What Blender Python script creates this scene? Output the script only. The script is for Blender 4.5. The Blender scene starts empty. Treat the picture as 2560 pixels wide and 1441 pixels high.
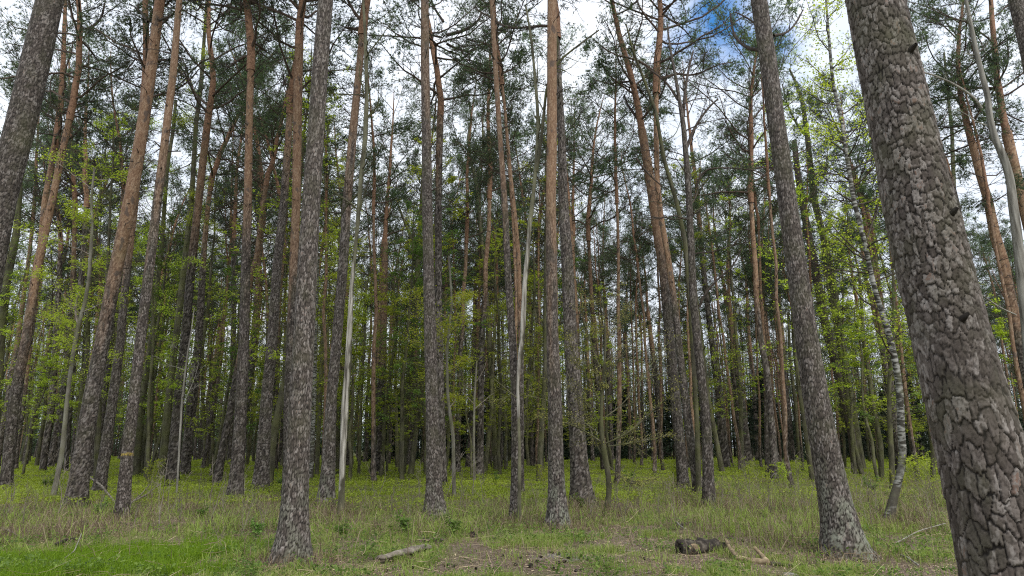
import bpy, math, random
import numpy as np
from mathutils import Vector, Matrix

random.seed(11)
RNG = np.random.default_rng(11)
sc = bpy.context.scene
COL = sc.collection

# ------------------------------------------------------------------ camera
F = 1636.0                      # focal length in photo pixels (2560 wide)
PITCH = math.radians(13.57)
EYE = 1.5
cam_d = bpy.data.cameras.new('camera')
cam = bpy.data.objects.new('camera', cam_d)
COL.objects.link(cam)
cam_d.sensor_width = 36.0
cam_d.lens = F / 2560.0 * 36.0
cam_d.clip_end = 2000.0
cam.location = (0, 0, EYE)
cam.rotation_euler = (math.pi / 2 + PITCH, 0, 0)
sc.camera = cam

# ------------------------------------------------------------------ world: daylight sky behind white cloud with one blue gap
SUN_EL, SUN_AZ = math.radians(50), math.radians(150)     # azimuth clockwise from +Y
w = bpy.data.worlds.new('World')
sc.world = w
w.use_nodes = True
nt = w.node_tree
nt.nodes.clear()
N, L = nt.nodes.new, nt.links.new
sky = N('ShaderNodeTexSky')
sky.sky_type = 'NISHITA'
sky.sun_disc = False
sky.sun_elevation = SUN_EL
sky.sun_rotation = SUN_AZ
bg_sky = N('ShaderNodeBackground'); bg_sky.inputs['Strength'].default_value = 0.15
sat = N('ShaderNodeHueSaturation'); sat.inputs['Saturation'].default_value = 1.4
L(sky.outputs[0], sat.inputs['Color']); L(sat.outputs[0], bg_sky.inputs['Color'])
tc = N('ShaderNodeTexCoord')
cn = N('ShaderNodeTexNoise'); cn.inputs['Scale'].default_value = 3.0; cn.inputs['Detail'].default_value = 8
L(tc.outputs['Generated'], cn.inputs['Vector'])
cr = N('ShaderNodeValToRGB')
cr.color_ramp.elements[0].position = 0.3; cr.color_ramp.elements[0].color = (0.58, 0.655, 0.77, 1)
cr.color_ramp.elements[1].position = 0.65; cr.color_ramp.elements[1].color = (0.84, 0.88, 0.94, 1)
L(cn.outputs['Fac'], cr.inputs['Fac'])
bg_cl = N('ShaderNodeBackground'); bg_cl.inputs['Strength'].default_value = 0.86
L(cr.outputs[0], bg_cl.inputs['Color'])

def ray(px, py):
    x = (px - 1280.0) / F; y = (720.5 - py) / F
    return Vector((x, math.cos(PITCH) - y * math.sin(PITCH), math.sin(PITCH) + y * math.cos(PITCH)))

def gapmask(px, py, r0, r1, dist=0.5):
    d = ray(px, py).normalized()
    dv = N('ShaderNodeVectorMath'); dv.operation = 'DISTANCE'
    nz = N('ShaderNodeTexNoise'); nz.inputs['Scale'].default_value = 9.0; nz.inputs['Detail'].default_value = 7
    L(tc.outputs['Generated'], nz.inputs['Vector'])
    L(tc.outputs['Generated'], dv.inputs[0]); dv.inputs[1].default_value = d
    ad = N('ShaderNodeMath'); ad.operation = 'MULTIPLY_ADD'; ad.inputs[1].default_value = 0.22
    L(nz.outputs['Fac'], ad.inputs[0]); L(dv.outputs['Value'], ad.inputs[2])
    mr = N('ShaderNodeMapRange'); mr.inputs['From Min'].default_value = r0 + 0.11; mr.inputs['From Max'].default_value = r1 + 0.11
    mr.inputs['To Min'].default_value = 1.0; mr.inputs['To Max'].default_value = 0.0
    L(ad.outputs[0], mr.inputs['Value'])
    return mr
m1 = gapmask(1810, 75, 0.03, 0.10)
m2 = gapmask(1940, 120, 0.01, 0.06)
mx = N('ShaderNodeMath'); mx.operation = 'MAXIMUM'
L(m1.outputs[0], mx.inputs[0]); L(m2.outputs[0], mx.inputs[1])
ms = N('ShaderNodeMixShader'); out = N('ShaderNodeOutputWorld')
L(mx.outputs[0], ms.inputs[0]); L(bg_cl.outputs[0], ms.inputs[1]); L(bg_sky.outputs[0], ms.inputs[2])
L(ms.outputs[0], out.inputs['Surface'])

sun_d = bpy.data.lights.new('sun', 'SUN')
sun_d.energy = 1.5
sun_d.angle = math.radians(20)
sun_d.color = (1.0, 0.96, 0.9)
sun = bpy.data.objects.new('sun', sun_d)
COL.objects.link(sun)
sd = Vector((math.sin(SUN_AZ) * math.cos(SUN_EL), math.cos(SUN_AZ) * math.cos(SUN_EL), math.sin(SUN_EL)))
sun.rotation_euler = (-sd).to_track_quat('-Z', 'Y').to_euler()

sc.view_settings.view_transform = 'Standard'
sc.view_settings.look = 'None'
sc.view_settings.exposure = 0.76
sc.view_settings.gamma = 1.0
sc.render.engine = 'CYCLES'
sc.cycles.max_bounces = 4
sc.cycles.diffuse_bounces = 2
sc.cycles.glossy_bounces = 1
sc.cycles.transmission_bounces = 2
sc.cycles.use_denoising = False
sc.cycles.pixel_filter_type = 'BLACKMAN_HARRIS'
sc.cycles.filter_width = 1.15

# ------------------------------------------------------------------ pixel geometry
def at(px, py, D):
    """Point seen at photo pixel (px, py) on the vertical plane D metres ahead; also its depth along the lens."""
    r = ray(px, py); t = D / r.y
    return np.array((r.x * t, D, EYE + r.z * t)), t

def veg(py):
    return 0.27 * min(1.0, max(0.0, (1300 - py) / 90.0))

def dist_at(py, h=None):
    r = ray(1280, py)
    if h is None: h = veg(py)
    return -(EYE - h) / r.z * r.y

def gp(px, py):
    D = dist_at(py, 0.0)
    return at(px, py, D)[0]

# ------------------------------------------------------------------ numpy noise
def h2(ix, iy, s=0):
    a = (ix.astype(np.int64) * 374761393 + iy.astype(np.int64) * 668265263 + s * 982451653) & 0xffffffff
    a = ((a ^ (a >> 13)) * 1274126177) & 0xffffffff
    a = ((a ^ (a >> 16)) * 2246822519) & 0xffffffff
    a = a ^ (a >> 15)
    return (a & 0xffffff) / float(0xffffff)

def vnoise(x, y, per=None, s=0):
    ix = np.floor(x); iy = np.floor(y); fx = x - ix; fy = y - iy
    fx = fx * fx * (3 - 2 * fx); fy = fy * fy * (3 - 2 * fy)
    def W(i): return np.mod(i, per) if per else i
    a = h2(W(ix), iy, s); b = h2(W(ix + 1), iy, s); c = h2(W(ix), iy + 1, s); d = h2(W(ix + 1), iy + 1, s)
    return (a * (1 - fx) + b * fx) * (1 - fy) + (c * (1 - fx) + d * fx) * fy

def fbm(x, y, o=4, s=0):
    r = 0; a = 0.5; t = 0
    for k in range(o):
        r = r + a * vnoise(x * 2 ** k, y * 2 ** k, None, s + k); t += a; a *= 0.5
    return r / t

def voro(x, y, per, s=0):
    ix = np.floor(x); iy = np.floor(y)
    F1 = np.full(x.shape, 9.0); F2 = np.full(x.shape, 9.0); cid = np.zeros(x.shape); dyb = np.zeros(x.shape)
    for dx in (-1, 0, 1):
        for dy in (-1, 0, 1):
            cx = ix + dx; cy = iy + dy; wx = np.mod(cx, per)
            jx = cx + 0.1 + 0.8 * h2(wx, cy, s); jy = cy + 0.1 + 0.8 * h2(wx, cy, s + 7)
            d = np.sqrt((x - jx) ** 2 + (y - jy) ** 2)
            c = h2(wx, cy, s + 13)
            closer = d < F1
            F2 = np.where(closer, F1, np.minimum(F2, d))
            cid = np.where(closer, c, cid); dyb = np.where(closer, y - jy, dyb)
            F1 = np.where(closer, d, F1)
    return F1, F2, cid, dyb

def smooth(a, b, x):
    t = np.clip((x - a) / (b - a), 0, 1)
    return t * t * (3 - 2 * t)

def unit(v):
    return v / np.maximum(np.linalg.norm(v, axis=-1, keepdims=True), 1e-9)

# ------------------------------------------------------------------ mesh builder
class MB:
    def __init__(s): s.v = []; s.q = []; s.t = []; s.n = 0; s.a = {}
    def add(s, V, Q=None, T=None, **att):
        V = np.asarray(V, float).reshape(-1, 3)
        if Q is not None: s.q.append(np.asarray(Q, int).reshape(-1, 4) + s.n)
        if T is not None: s.t.append(np.asarray(T, int).reshape(-1, 3) + s.n)
        k = len(V)
        for nme in set(att) | set(s.a):
            lst = s.a.setdefault(nme, [np.zeros(s.n)] if s.n else [])
            x = att.get(nme, 0.0)
            lst.append(np.broadcast_to(np.asarray(x, float).reshape(-1) if np.ndim(x) else np.full(k, float(x)), (k,)).copy())
        s.v.append(V); s.n += k
    def mesh(s, name, mat, smoothf=True):
        V = np.concatenate(s.v) if s.v else np.zeros((0, 3))
        Q = np.concatenate(s.q) if s.q else np.zeros((0, 4), int)
        T = np.concatenate(s.t) if s.t else np.zeros((0, 3), int)
        me = bpy.data.meshes.new(name)
        me.vertices.add(len(V)); me.vertices.foreach_set('co', V.astype(np.float32).ravel())
        lv = np.concatenate([Q.ravel(), T.ravel()])
        me.loops.add(len(lv)); me.loops.foreach_set('vertex_index', lv.astype(np.int32))
        ls = np.concatenate([np.arange(len(Q)) * 4, len(Q) * 4 + np.arange(len(T)) * 3])
        me.polygons.add(len(ls)); me.polygons.foreach_set('loop_start', ls.astype(np.int32))
        try: me.polygons.foreach_set('loop_total', np.concatenate([np.full(len(Q), 4), np.full(len(T), 3)]).astype(np.int32))
        except Exception: pass
        me.update(calc_edges=True)
        me.polygons.foreach_set('use_smooth', np.full(len(ls), smoothf))
        for k, l in s.a.items():
            a = me.attributes.new(k, 'FLOAT', 'POINT')
            a.data.foreach_set('value', np.concatenate(l).astype(np.float32))
        me.materials.append(mat)
        me.validate()
        return me

def obj(name, me, parent=None, loc=None):
    o = bpy.data.objects.new(name, me); COL.objects.link(o)
    if parent is not None: o.parent = parent
    if loc is not None: o.location = loc
    return o

def tag(o, label=None, cat=None, group=None, kind=None):
    if label: o['label'] = label
    if cat: o['category'] = cat
    if group: o['group'] = group
    if kind: o['kind'] = kind
    return o

def empty(name, loc, label, cat, group=None, rz=0):
    o = bpy.data.objects.new(name, None); COL.objects.link(o)
    o.location = loc; o.rotation_euler = (0, 0, rz); o.empty_display_size = 0.3
    return tag(o, label, cat, group)

def tubes(P, R, sides):
    """P (B,n,3) paths, R (B,n) radii -> verts, quads"""
    B, n, _ = P.shape
    T = np.empty_like(P)
    T[:, 1:-1] = P[:, 2:] - P[:, :-2]; T[:, 0] = P[:, 1] - P[:, 0]; T[:, -1] = P[:, -1] - P[:, -2]
    T = unit(T)
    ref = np.where(np.abs(T[:, :1, 2:3]) > 0.8, np.array([[[0., 1., 0.]]]), np.array([[[0., 0., 1.]]]))
    U = unit(np.cross(T, np.broadcast_to(ref, T.shape))); W = np.cross(T, U)
    a = np.arange(sides) / sides * 2 * np.pi
    V = P[:, :, None] + R[:, :, None, None] * (np.cos(a)[None, None, :, None] * U[:, :, None] + np.sin(a)[None, None, :, None] * W[:, :, None])
    b = np.arange(B)[:, None, None] * (n * sides); i = np.arange(n - 1)[None, :, None] * sides; j = np.arange(sides)[None, None, :]; k = (j + 1) % sides
    Q = np.stack([b + i + j, b + i + k, b + i + sides + k, b + i + sides + j], -1).reshape(-1, 4)
    return V.reshape(-1, 3), Q

def paths(base, d, ln, n, up=0.0, wob=0.12, rng=RNG):
    """grow B curved paths from base along d"""
    B = len(base); P = np.empty((B, n, 3)); P[:, 0] = base; d = unit(d.copy())
    step = (ln / (n - 1))[:, None]
    for i in range(1, n):
        d = d + rng.normal(0, wob, (B, 3)) + np.array([0, 0, 1.0]) * (np.asarray(up).reshape(-1, 1) if np.ndim(up) else up) / (n - 1)
        d = unit(d); P[:, i] = P[:, i - 1] + d * step
    return P

def sprout(P, R, cnt, t0, t1, ang, lenr, n, up=0.0, wob=0.12, flat=0.0, rr=0.55, rng=RNG, taper=0.6):
    """children along each path of P: returns P2,R2"""
    B, m, _ = P.shape
    idx = np.repeat(np.arange(B), cnt); t = rng.uniform(t0, t1, len(idx)) * (m - 1)
    k = np.minimum(t.astype(int), m - 2); f = (t - k)[:, None]
    base = P[idx, k] * (1 - f) + P[idx, k + 1] * f
    tan = unit(P[idx, k + 1] - P[idx, k])
    rv = rng.normal(0, 1, (len(idx), 3)); rv[:, 2] *= (1 - flat)
    perp = unit(rv - (rv * tan).sum(1, keepdims=True) * tan)
    A = np.radians(rng.uniform(ang[0], ang[1], len(idx)))[:, None]
    d = np.cos(A) * tan + np.sin(A) * perp
    tot = np.linalg.norm(np.diff(P, axis=1), axis=2).sum(1)[idx]
    ln = rng.uniform(lenr[0], lenr[1], len(idx)) * tot * (1 - taper * t / (m - 1))
    P2 = paths(base, d, ln, n, up, wob, rng)
    r0 = (R[idx, k] * (1 - f[:, 0]) + R[idx, k + 1] * f[:, 0]) * rr
    R2 = r0[:, None] * np.linspace(1, 0.3, n)[None]
    return P2, R2

def blades(C, A, K, ln, wd, spread=1.0, rng=RNG):
    """needle bunches: K thin triangles at each point C around axis A"""
    n = len(C); C = np.repeat(C, K, 0); A = np.repeat(A, K, 0)
    d = unit(unit(A) + rng.normal(0, spread, (n * K, 3)))
    s = unit(np.cross(d, rng.normal(0, 1, (n * K, 3))))
    l = (ln * rng.uniform(0.7, 1.25, (n * K, 1))); w_ = wd * 0.5
    V = np.stack([C - s * w_, C + s * w_, C + d * l], 1).reshape(-1, 3)
    T = np.arange(n * K * 3).reshape(-1, 3)
    return V, T

def leaves(C, sz, tilt=0.5, rng=RNG, asp=0.6):
    """lozenge leaves at C lying roughly flat"""
    n = len(C); nr = unit(np.array([0, 0, 1.0]) + rng.normal(0, tilt, (n, 3)))
    a = unit(np.cross(nr, rng.normal(0, 1, (n, 3)))); b = np.cross(nr, a)
    s = (sz if np.ndim(sz) else np.full(n, sz))[:, None] * rng.uniform(0.7, 1.3, (n, 1)) * 0.5
    V = np.stack([C - a * s, C + b * s * asp + nr * s * 0.15, C + a * s, C - b * s * asp + nr * s * 0.15], 1).reshape(-1, 3)
    return V, np.arange(n * 4).reshape(-1, 4)

# ------------------------------------------------------------------ materials
def mat(name):
    m = bpy.data.materials.new(name); m.use_nodes = True
    t = m.node_tree; t.nodes.clear()
    o = t.nodes.new('ShaderNodeOutputMaterial'); p = t.nodes.new('ShaderNodeBsdfPrincipled')
    p.inputs['Specular IOR Level'].default_value = 0.25
    t.links.new(p.outputs[0], o.inputs[0])
    return m, t, p, o

def nd(t, typ, **k):
    n = t.nodes.new(typ)
    for a, b in k.items(): setattr(n, a, b)
    return n

def attr(t, name):
    return nd(t, 'ShaderNodeAttribute', attribute_name=name).outputs['Fac']

def ramp(t, src, stops):
    r = nd(t, 'ShaderNodeValToRGB'); e = r.color_ramp.elements
    while len(e) < len(stops): e.new(0.5)
    for x, (p, c) in zip(e, stops): x.position = p; x.color = tuple(c) + (1,)
    t.links.new(src, r.inputs['Fac']); return r.outputs['Color']

def mixc(t, f, a, b):
    m = nd(t, 'ShaderNodeMix', data_type='RGBA')
    if isinstance(f, (int, float)): m.inputs[0].default_value = f
    else: t.links.new(f, m.inputs[0])
    for s, v in ((m.inputs[6], a), (m.inputs[7], b)):
        if isinstance(v, tuple): s.default_value = v + (1,)
        else: t.links.new(v, s)
    return m.outputs[2]

def noise(t, scale, detail=4, stretch=None, obj_space=True):
    c = nd(t, 'ShaderNodeTexCoord'); n = nd(t, 'ShaderNodeTexNoise')
    n.inputs['Scale'].default_value = scale; n.inputs['Detail'].default_value = detail
    src = c.outputs['Object']
    if stretch:
        mp = nd(t, 'ShaderNodeMapping'); mp.inputs['Scale'].default_value = stretch
        t.links.new(src, mp.inputs['Vector']); src = mp.outputs[0]
    t.links.new(src, n.inputs['Vector'])
    return n.outputs['Fac']

def rng_map(t, src, a, b, lo=0.0, hi=1.0):
    m = nd(t, 'ShaderNodeMapRange'); t.links.new(src, m.inputs['Value'])
    m.inputs['From Min'].default_value = a; m.inputs['From Max'].default_value = b
    m.inputs['To Min'].default_value = lo; m.inputs['To Max'].default_value = hi
    return m.outputs[0]

def math_(t, op, a, b):
    m = nd(t, 'ShaderNodeMath', operation=op)
    for i, v in enumerate((a, b)):
        if isinstance(v, (int, float)): m.inputs[i].default_value = v
        else: t.links.new(v, m.inputs[i])
    return m.outputs[0]

def bump(t, p, src, dist, strength=1.0):
    b = nd(t, 'ShaderNodeBump'); b.inputs['Distance'].default_value = dist; b.inputs['Strength'].default_value = strength
    t.links.new(src, b.inputs['Height']); t.links.new(b.outputs[0], p.inputs['Normal'])

def pine_bark():
    m, t, p, o = mat('pine_bark')
    pl, cell, org, lich, mark = (attr(t, k) for k in ('plate', 'cell', 'orange', 'lichen', 'mark'))
    fine = noise(t, 38, 6); mid = noise(t, 6, 4, (1, 1, 0.5)); big = noise(t, 1.3, 3)
    plate = ramp(t, cell, [(0.0, (0.055, 0.044, 0.036)), (0.35, (0.098, 0.080, 0.068)), (0.58, (0.175, 0.148, 0.13)), (0.8, (0.30, 0.27, 0.245)), (0.93, (0.23, 0.185, 0.16)), (1.0, (0.20, 0.13, 0.10))])
    plate = mixc(t, rng_map(t, fine, 0.35, 0.7, 0, 0.55), plate, (0.07, 0.057, 0.048))
    plate = mixc(t, rng_map(t, mid, 0.46, 0.72, 0, 0.45), plate, (0.08, 0.08, 0.045))
    grey = mixc(t, pl, (0.014, 0.011, 0.009), plate)
    oplate = ramp(t, cell, [(0.0, (0.20, 0.118, 0.068)), (0.5, (0.31, 0.198, 0.12)), (0.85, (0.40, 0.285, 0.185)), (1.0, (0.22, 0.155, 0.12))])
    oplate = mixc(t, rng_map(t, fine, 0.4, 0.72, 0, 0.5), oplate, (0.20, 0.115, 0.07))
    ora = mixc(t, rng_map(t, pl, 0, 1, 0.35, 1), (0.13, 0.065, 0.04), oplate)
    knot = noise(t, 5.5, 2, (1, 1, 0.55)); sc1 = math_(t, 'MULTIPLY', rng_map(t, knot, 0.60, 0.66), 0.8)
    ora = mixc(t, sc1, ora, (0.10, 0.075, 0.062))
    c = mixc(t, org, grey, ora)
    oi = nd(t, 'ShaderNodeObjectInfo')
    c = mixc(t, math_(t, 'MULTIPLY', math_(t, 'MULTIPLY', lich, rng_map(t, mid, 0.42, 0.62)), rng_map(t, pl, 0.2, 0.9)), c, (0.34, 0.37, 0.29))
    c = mixc(t, rng_map(t, big, 0.52, 0.8, 0, 0.35), c, (0.10, 0.105, 0.04))
    c = mixc(t, math_(t, 'MULTIPLY', mark, rng_map(t, fine, 0.42, 0.5, 0, 0.8)), c, (0.42, 0.31, 0.05))
    hv = nd(t, 'ShaderNodeHueSaturation'); t.links.new(c, hv.inputs['Color'])
    t.links.new(rng_map(t, oi.outputs['Random'], 0, 1, 0.78, 1.15), hv.inputs['Value'])
    t.links.new(hv.outputs[0], p.inputs['Base Color'])
    p.inputs['Roughness'].default_value = 0.85
    bump(t, p, fine, 0.006, 0.7)
    return m

def simple_bark(name, c0, c1, c2, scale=9, stretch=(1, 1, 0.25), moss=0.0):
    m, t, p, o = mat(name)
    n1 = noise(t, scale, 5, stretch); n2 = noise(t, 1.7, 3)
    c = ramp(t, n1, [(0.3, c0), (0.5, c1), (0.7, c2)])
    if moss: c = mixc(t, rng_map(t, n2, 0.42, 0.62, 0, moss), c, (0.11, 0.12, 0.03))
    oi = nd(t, 'ShaderNodeObjectInfo'); hv = nd(t, 'ShaderNodeHueSaturation')
    t.links.new(c, hv.inputs['Color']); t.links.new(rng_map(t, oi.outputs['Random'], 0, 1, 0.8, 1.2), hv.inputs['Value'])
    t.links.new(hv.outputs[0], p.inputs['Base Color']); p.inputs['Roughness'].default_value = 0.85
    bump(t, p, n1, 0.01, 0.6)
    return m

def limb_bark():
    m, t, p, o = mat('limb_bark')
    n = noise(t, 14, 4)
    a = ramp(t, n, [(0.35, (0.04, 0.031, 0.025)), (0.65, (0.09, 0.07, 0.056))])
    b = ramp(t, n, [(0.35, (0.16, 0.085, 0.05)), (0.65, (0.33, 0.19, 0.115))])
    c = mixc(t, attr(t, 'orange'), a, b)
    t.links.new(c, p.inputs['Base Color']); p.inputs['Roughness'].default_value = 0.85
    return m

def foliage(name, stops, trans=0.35, tcol=None, rough=0.6):
    m, t, p, o = mat(name)
    oi = nd(t, 'ShaderNodeObjectInfo')
    c = ramp(t, attr(t, 'rnd'), stops)
    hv = nd(t, 'ShaderNodeHueSaturation'); t.links.new(c, hv.inputs['Color'])
    t.links.new(rng_map(t, oi.outputs['Random'], 0, 1, 0.75, 1.2), hv.inputs['Value'])
    t.links.new(rng_map(t, oi.outputs['Random'], 0, 1, 0.485, 0.515), hv.inputs['Hue'])
    t.links.new(hv.outputs[0], p.inputs['Base Color']); p.inputs['Roughness'].default_value = rough
    tr = nd(t, 'ShaderNodeBsdfTranslucent')
    hs = nd(t, 'ShaderNodeHueSaturation'); hs.inputs['Saturation'].default_value = 1.1; hs.inputs['Value'].default_value = 1.3
    t.links.new(hv.outputs[0], hs.inputs['Color']); t.links.new(hs.outputs[0], tr.inputs['Color'])
    mx_ = nd(t, 'ShaderNodeMixShader'); mx_.inputs[0].default_value = trans
    t.links.new(p.outputs[0], mx_.inputs[1]); t.links.new(tr.outputs[0], mx_.inputs[2]); t.links.new(mx_.outputs[0], o.inputs[0])
    return m

M = {}
M['pine'] = pine_bark()
M['limb'] = limb_bark()
M['mossy'] = simple_bark('mossy_bark', (0.035, 0.032, 0.022), (0.085, 0.078, 0.05), (0.15, 0.14, 0.09), moss=0.5)
M['smooth'] = simple_bark('smooth_grey_bark', (0.09, 0.08, 0.065), (0.17, 0.155, 0.125), (0.26, 0.25, 0.21), moss=0.35)
M['dead'] = simple_bark('bare_dead_wood', (0.11, 0.10, 0.08), (0.24, 0.225, 0.19), (0.38, 0.36, 0.31), scale=16, stretch=(1, 1, 0.08))
M['twig'] = simple_bark('dry_twig', (0.09, 0.075, 0.06), (0.20, 0.17, 0.135), (0.33, 0.29, 0.24))
M['log'] = simple_bark('rotten_log_bark', (0.015, 0.012, 0.009), (0.045, 0.036, 0.028), (0.14, 0.12, 0.095), scale=14, stretch=(1, 1, 1))
M['barewood'] = simple_bark('peeled_wood', (0.07, 0.052, 0.03), (0.22, 0.165, 0.10), (0.42, 0.33, 0.205), scale=12, stretch=(0.3, 1, 1))
M['needle'] = foliage('pine_needles', [(0.0, (0.06, 0.085, 0.06)), (0.5, (0.12, 0.165, 0.08)), (0.9, (0.18, 0.25, 0.10)), (1.0, (0.19, 0.25, 0.10))], 0.4)
M['spruce'] = foliage('spruce_needles', [(0.0, (0.018, 0.03, 0.018)), (1.0, (0.04, 0.06, 0.03))], 0.1)
M['leafy'] = foliage('fresh_leaves', [(0.0, (0.22, 0.28, 0.04)), (0.5, (0.40, 0.47, 0.07)), (1.0, (0.58, 0.64, 0.13))], 0.62)
M['leafg'] = foliage('green_leaves', [(0.0, (0.08, 0.14, 0.035)), (0.6, (0.17, 0.27, 0.06)), (1.0, (0.28, 0.40, 0.09))], 0.45)
M['bud'] = foliage('opening_buds', [(0.0, (0.24, 0.21, 0.08)), (0.5, (0.38, 0.36, 0.11)), (1.0, (0.46, 0.47, 0.15))], 0.4)
M['grass'] = foliage('grass_blades', [(0.0, (0.12, 0.17, 0.04)), (0.45, (0.22, 0.29, 0.06)), (0.72, (0.34, 0.42, 0.11)), (0.82, (0.45, 0.38, 0.21)), (1.0, (0.45, 0.38, 0.21))], 0.4)
M['lush'] = foliage('lush_grass', [(0.0, (0.10, 0.17, 0.012)), (1.0, (0.24, 0.34, 0.03))], 0.45)
M['dry'] = foliage('dry_grass_blades', [(0.0, (0.12, 0.085, 0.058)), (0.4, (0.23, 0.175, 0.115)), (0.84, (0.43, 0.36, 0.23)), (0.9, (0.28, 0.38, 0.075)), (1.0, (0.28, 0.38, 0.075))], 0.25)
M['litter'] = foliage('fallen_leaf_litter', [(0.0, (0.10, 0.065, 0.045)), (0.5, (0.24, 0.165, 0.115)), (1.0, (0.50, 0.38, 0.26))], 0.1)
M['berry'] = foliage('bilberry_leaves', [(0.0, (0.16, 0.22, 0.03)), (0.5, (0.31, 0.40, 0.05)), (1.0, (0.46, 0.55, 0.075))], 0.4)

def birch_bark():
    m, t, p, o = mat('birch_bark')
    a = noise(t, 7, 4, (1, 1, 3)); b = noise(t, 3, 3, (1, 1, 0.7))
    c = ramp(t, a, [(0.44, (0.04, 0.036, 0.028)), (0.55, (0.25, 0.245, 0.22)), (0.75, (0.45, 0.44, 0.41))])
    low = attr(t, 'low')
    c = mixc(t, math_(t, 'MULTIPLY', low, rng_map(t, b, 0.42, 0.52)), c, (0.07, 0.062, 0.045))
    c = mixc(t, rng_map(t, b, 0.55, 0.7, 0, 0.5), c, (0.22, 0.23, 0.13))
    t.links.new(c, p.inputs['Base Color']); p.inputs['Roughness'].default_value = 0.7
    bump(t, p, a, 0.004)
    return m
M['birch'] = birch_bark()

def snag_mat():
    m, t, p, o = mat('peeling_snag')
    a = noise(t, 20, 5, (1, 1, 0.07)); b = noise(t, 5, 4, (1, 1, 0.4))
    wood = ramp(t, a, [(0.34, (0.07, 0.06, 0.048)), (0.48, (0.27, 0.25, 0.21)), (0.66, (0.52, 0.49, 0.43))])
    bark = ramp(t, b, [(0.35, (0.06, 0.055, 0.035)), (0.65, (0.17, 0.165, 0.10))])
    f = rng_map(t, math_(t, 'ADD', attr(t, 'pale'), math_(t, 'MULTIPLY', b, 1.6)), 1.42, 1.62)
    t.links.new(mixc(t, f, bark, wood), p.inputs['Base Color']); p.inputs['Roughness'].default_value = 0.8
    bump(t, p, a, 0.006)
    return m
M['snag'] = snag_mat()

def ground_mat():
    m, t, p, o = mat('forest_floor')
    a = noise(t, 2.2, 8); b = noise(t, 18, 8); c3 = noise(t, 70, 6)
    soil = ramp(t, b, [(0.3, (0.07, 0.05, 0.037)), (0.5, (0.155, 0.115, 0.085)), (0.7, (0.27, 0.21, 0.165))])
    moss = ramp(t, b, [(0.3, (0.08, 0.085, 0.03)), (0.6, (0.18, 0.195, 0.06)), (0.75, (0.28, 0.26, 0.13))])
    c = mixc(t, attr(t, 'green'), soil, moss)
    c = mixc(t, rng_map(t, c3, 0.55, 0.75, 0, 0.6), c, (0.27, 0.21, 0.14))
    c = mixc(t, attr(t, 'ash'), c, (0.33, 0.32, 0.32))
    t.links.new(c, p.inputs['Base Color']); p.inputs['Roughness'].default_value = 0.95
    h = math_(t, 'ADD', math_(t, 'MULTIPLY', b, 0.6), math_(t, 'MULTIPLY', c3, 0.4))
    bump(t, p, h, 0.04, 0.9)
    return m
M['ground'] = ground_mat()

# ------------------------------------------------------------------ ground fields
def ellipse(x, y, px, py, wpx, dpx_y0, dpx_y1):
    """world ellipse that lies where the photo shows it: centre px, far edge y0, near edge y1, half width in px"""
    a = gp(px, dpx_y0); b = gp(px, dpx_y1); c = (a + b) / 2
    rx = wpx / F * np.linalg.norm(c - np.array([0, 0, EYE])); ry = abs(a[1] - b[1]) / 2
    return np.sqrt(((x - c[0]) / rx) ** 2 + ((y - c[1]) / ry) ** 2)

SOIL = [(1420, 1415, 270, 1374, 1455), (1960, 1395, 220, 1368, 1425), (1560, 1400, 300, 1380, 1430), (735, 1412, 170, 1396, 1440), (1500, 1330, 200, 1315, 1345), (1850, 1345, 260, 1330, 1362),
        (1000, 1430, 260, 1415, 1450), (200, 1330, 190, 1290, 1352), (1420, 1325, 90, 1312, 1338), (2250, 1420, 190, 1390, 1450), (470, 1405, 90, 1395, 1441), (300, 1300, 70, 1290, 1312), (1720, 1360, 260, 1345, 1382)]
def soil_mask(x, y):
    s = np.zeros_like(x)
    n = fbm(x * 1.1, y * 1.1, 4, 3) - 0.5
    n2 = fbm(x * 4, y * 4, 3, 30) - 0.5
    for px, _, wp, y0, y1 in SOIL:
        e = ellipse(x, y, px, (y0 + y1) / 2, wp, y0, y1)
        s = np.maximum(s, 1 - smooth(0.55, 1.15, e + n * 1.3 + n2 * 0.8))
    return s * smooth(0.25, 0.42, fbm(x * 2.6, y * 2.6, 3, 12))

def lush_mask(x, y):
    n = fbm(x * 2, y * 2, 3, 9) - 0.5
    return np.maximum(1 - smooth(0.6, 1.1, ellipse(x, y, 290, 1400, 230, 1362, 1475) + n * 1.4), 0)

def gh(x, y):
    near = 1 - smooth(30, 60, y)
    return (0.07 * (fbm(x * 0.5, y * 0.5, 3, 5) - 0.5) + 0.03 * (fbm(x * 3, y * 3, 3, 6) - 0.5)) * near

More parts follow.
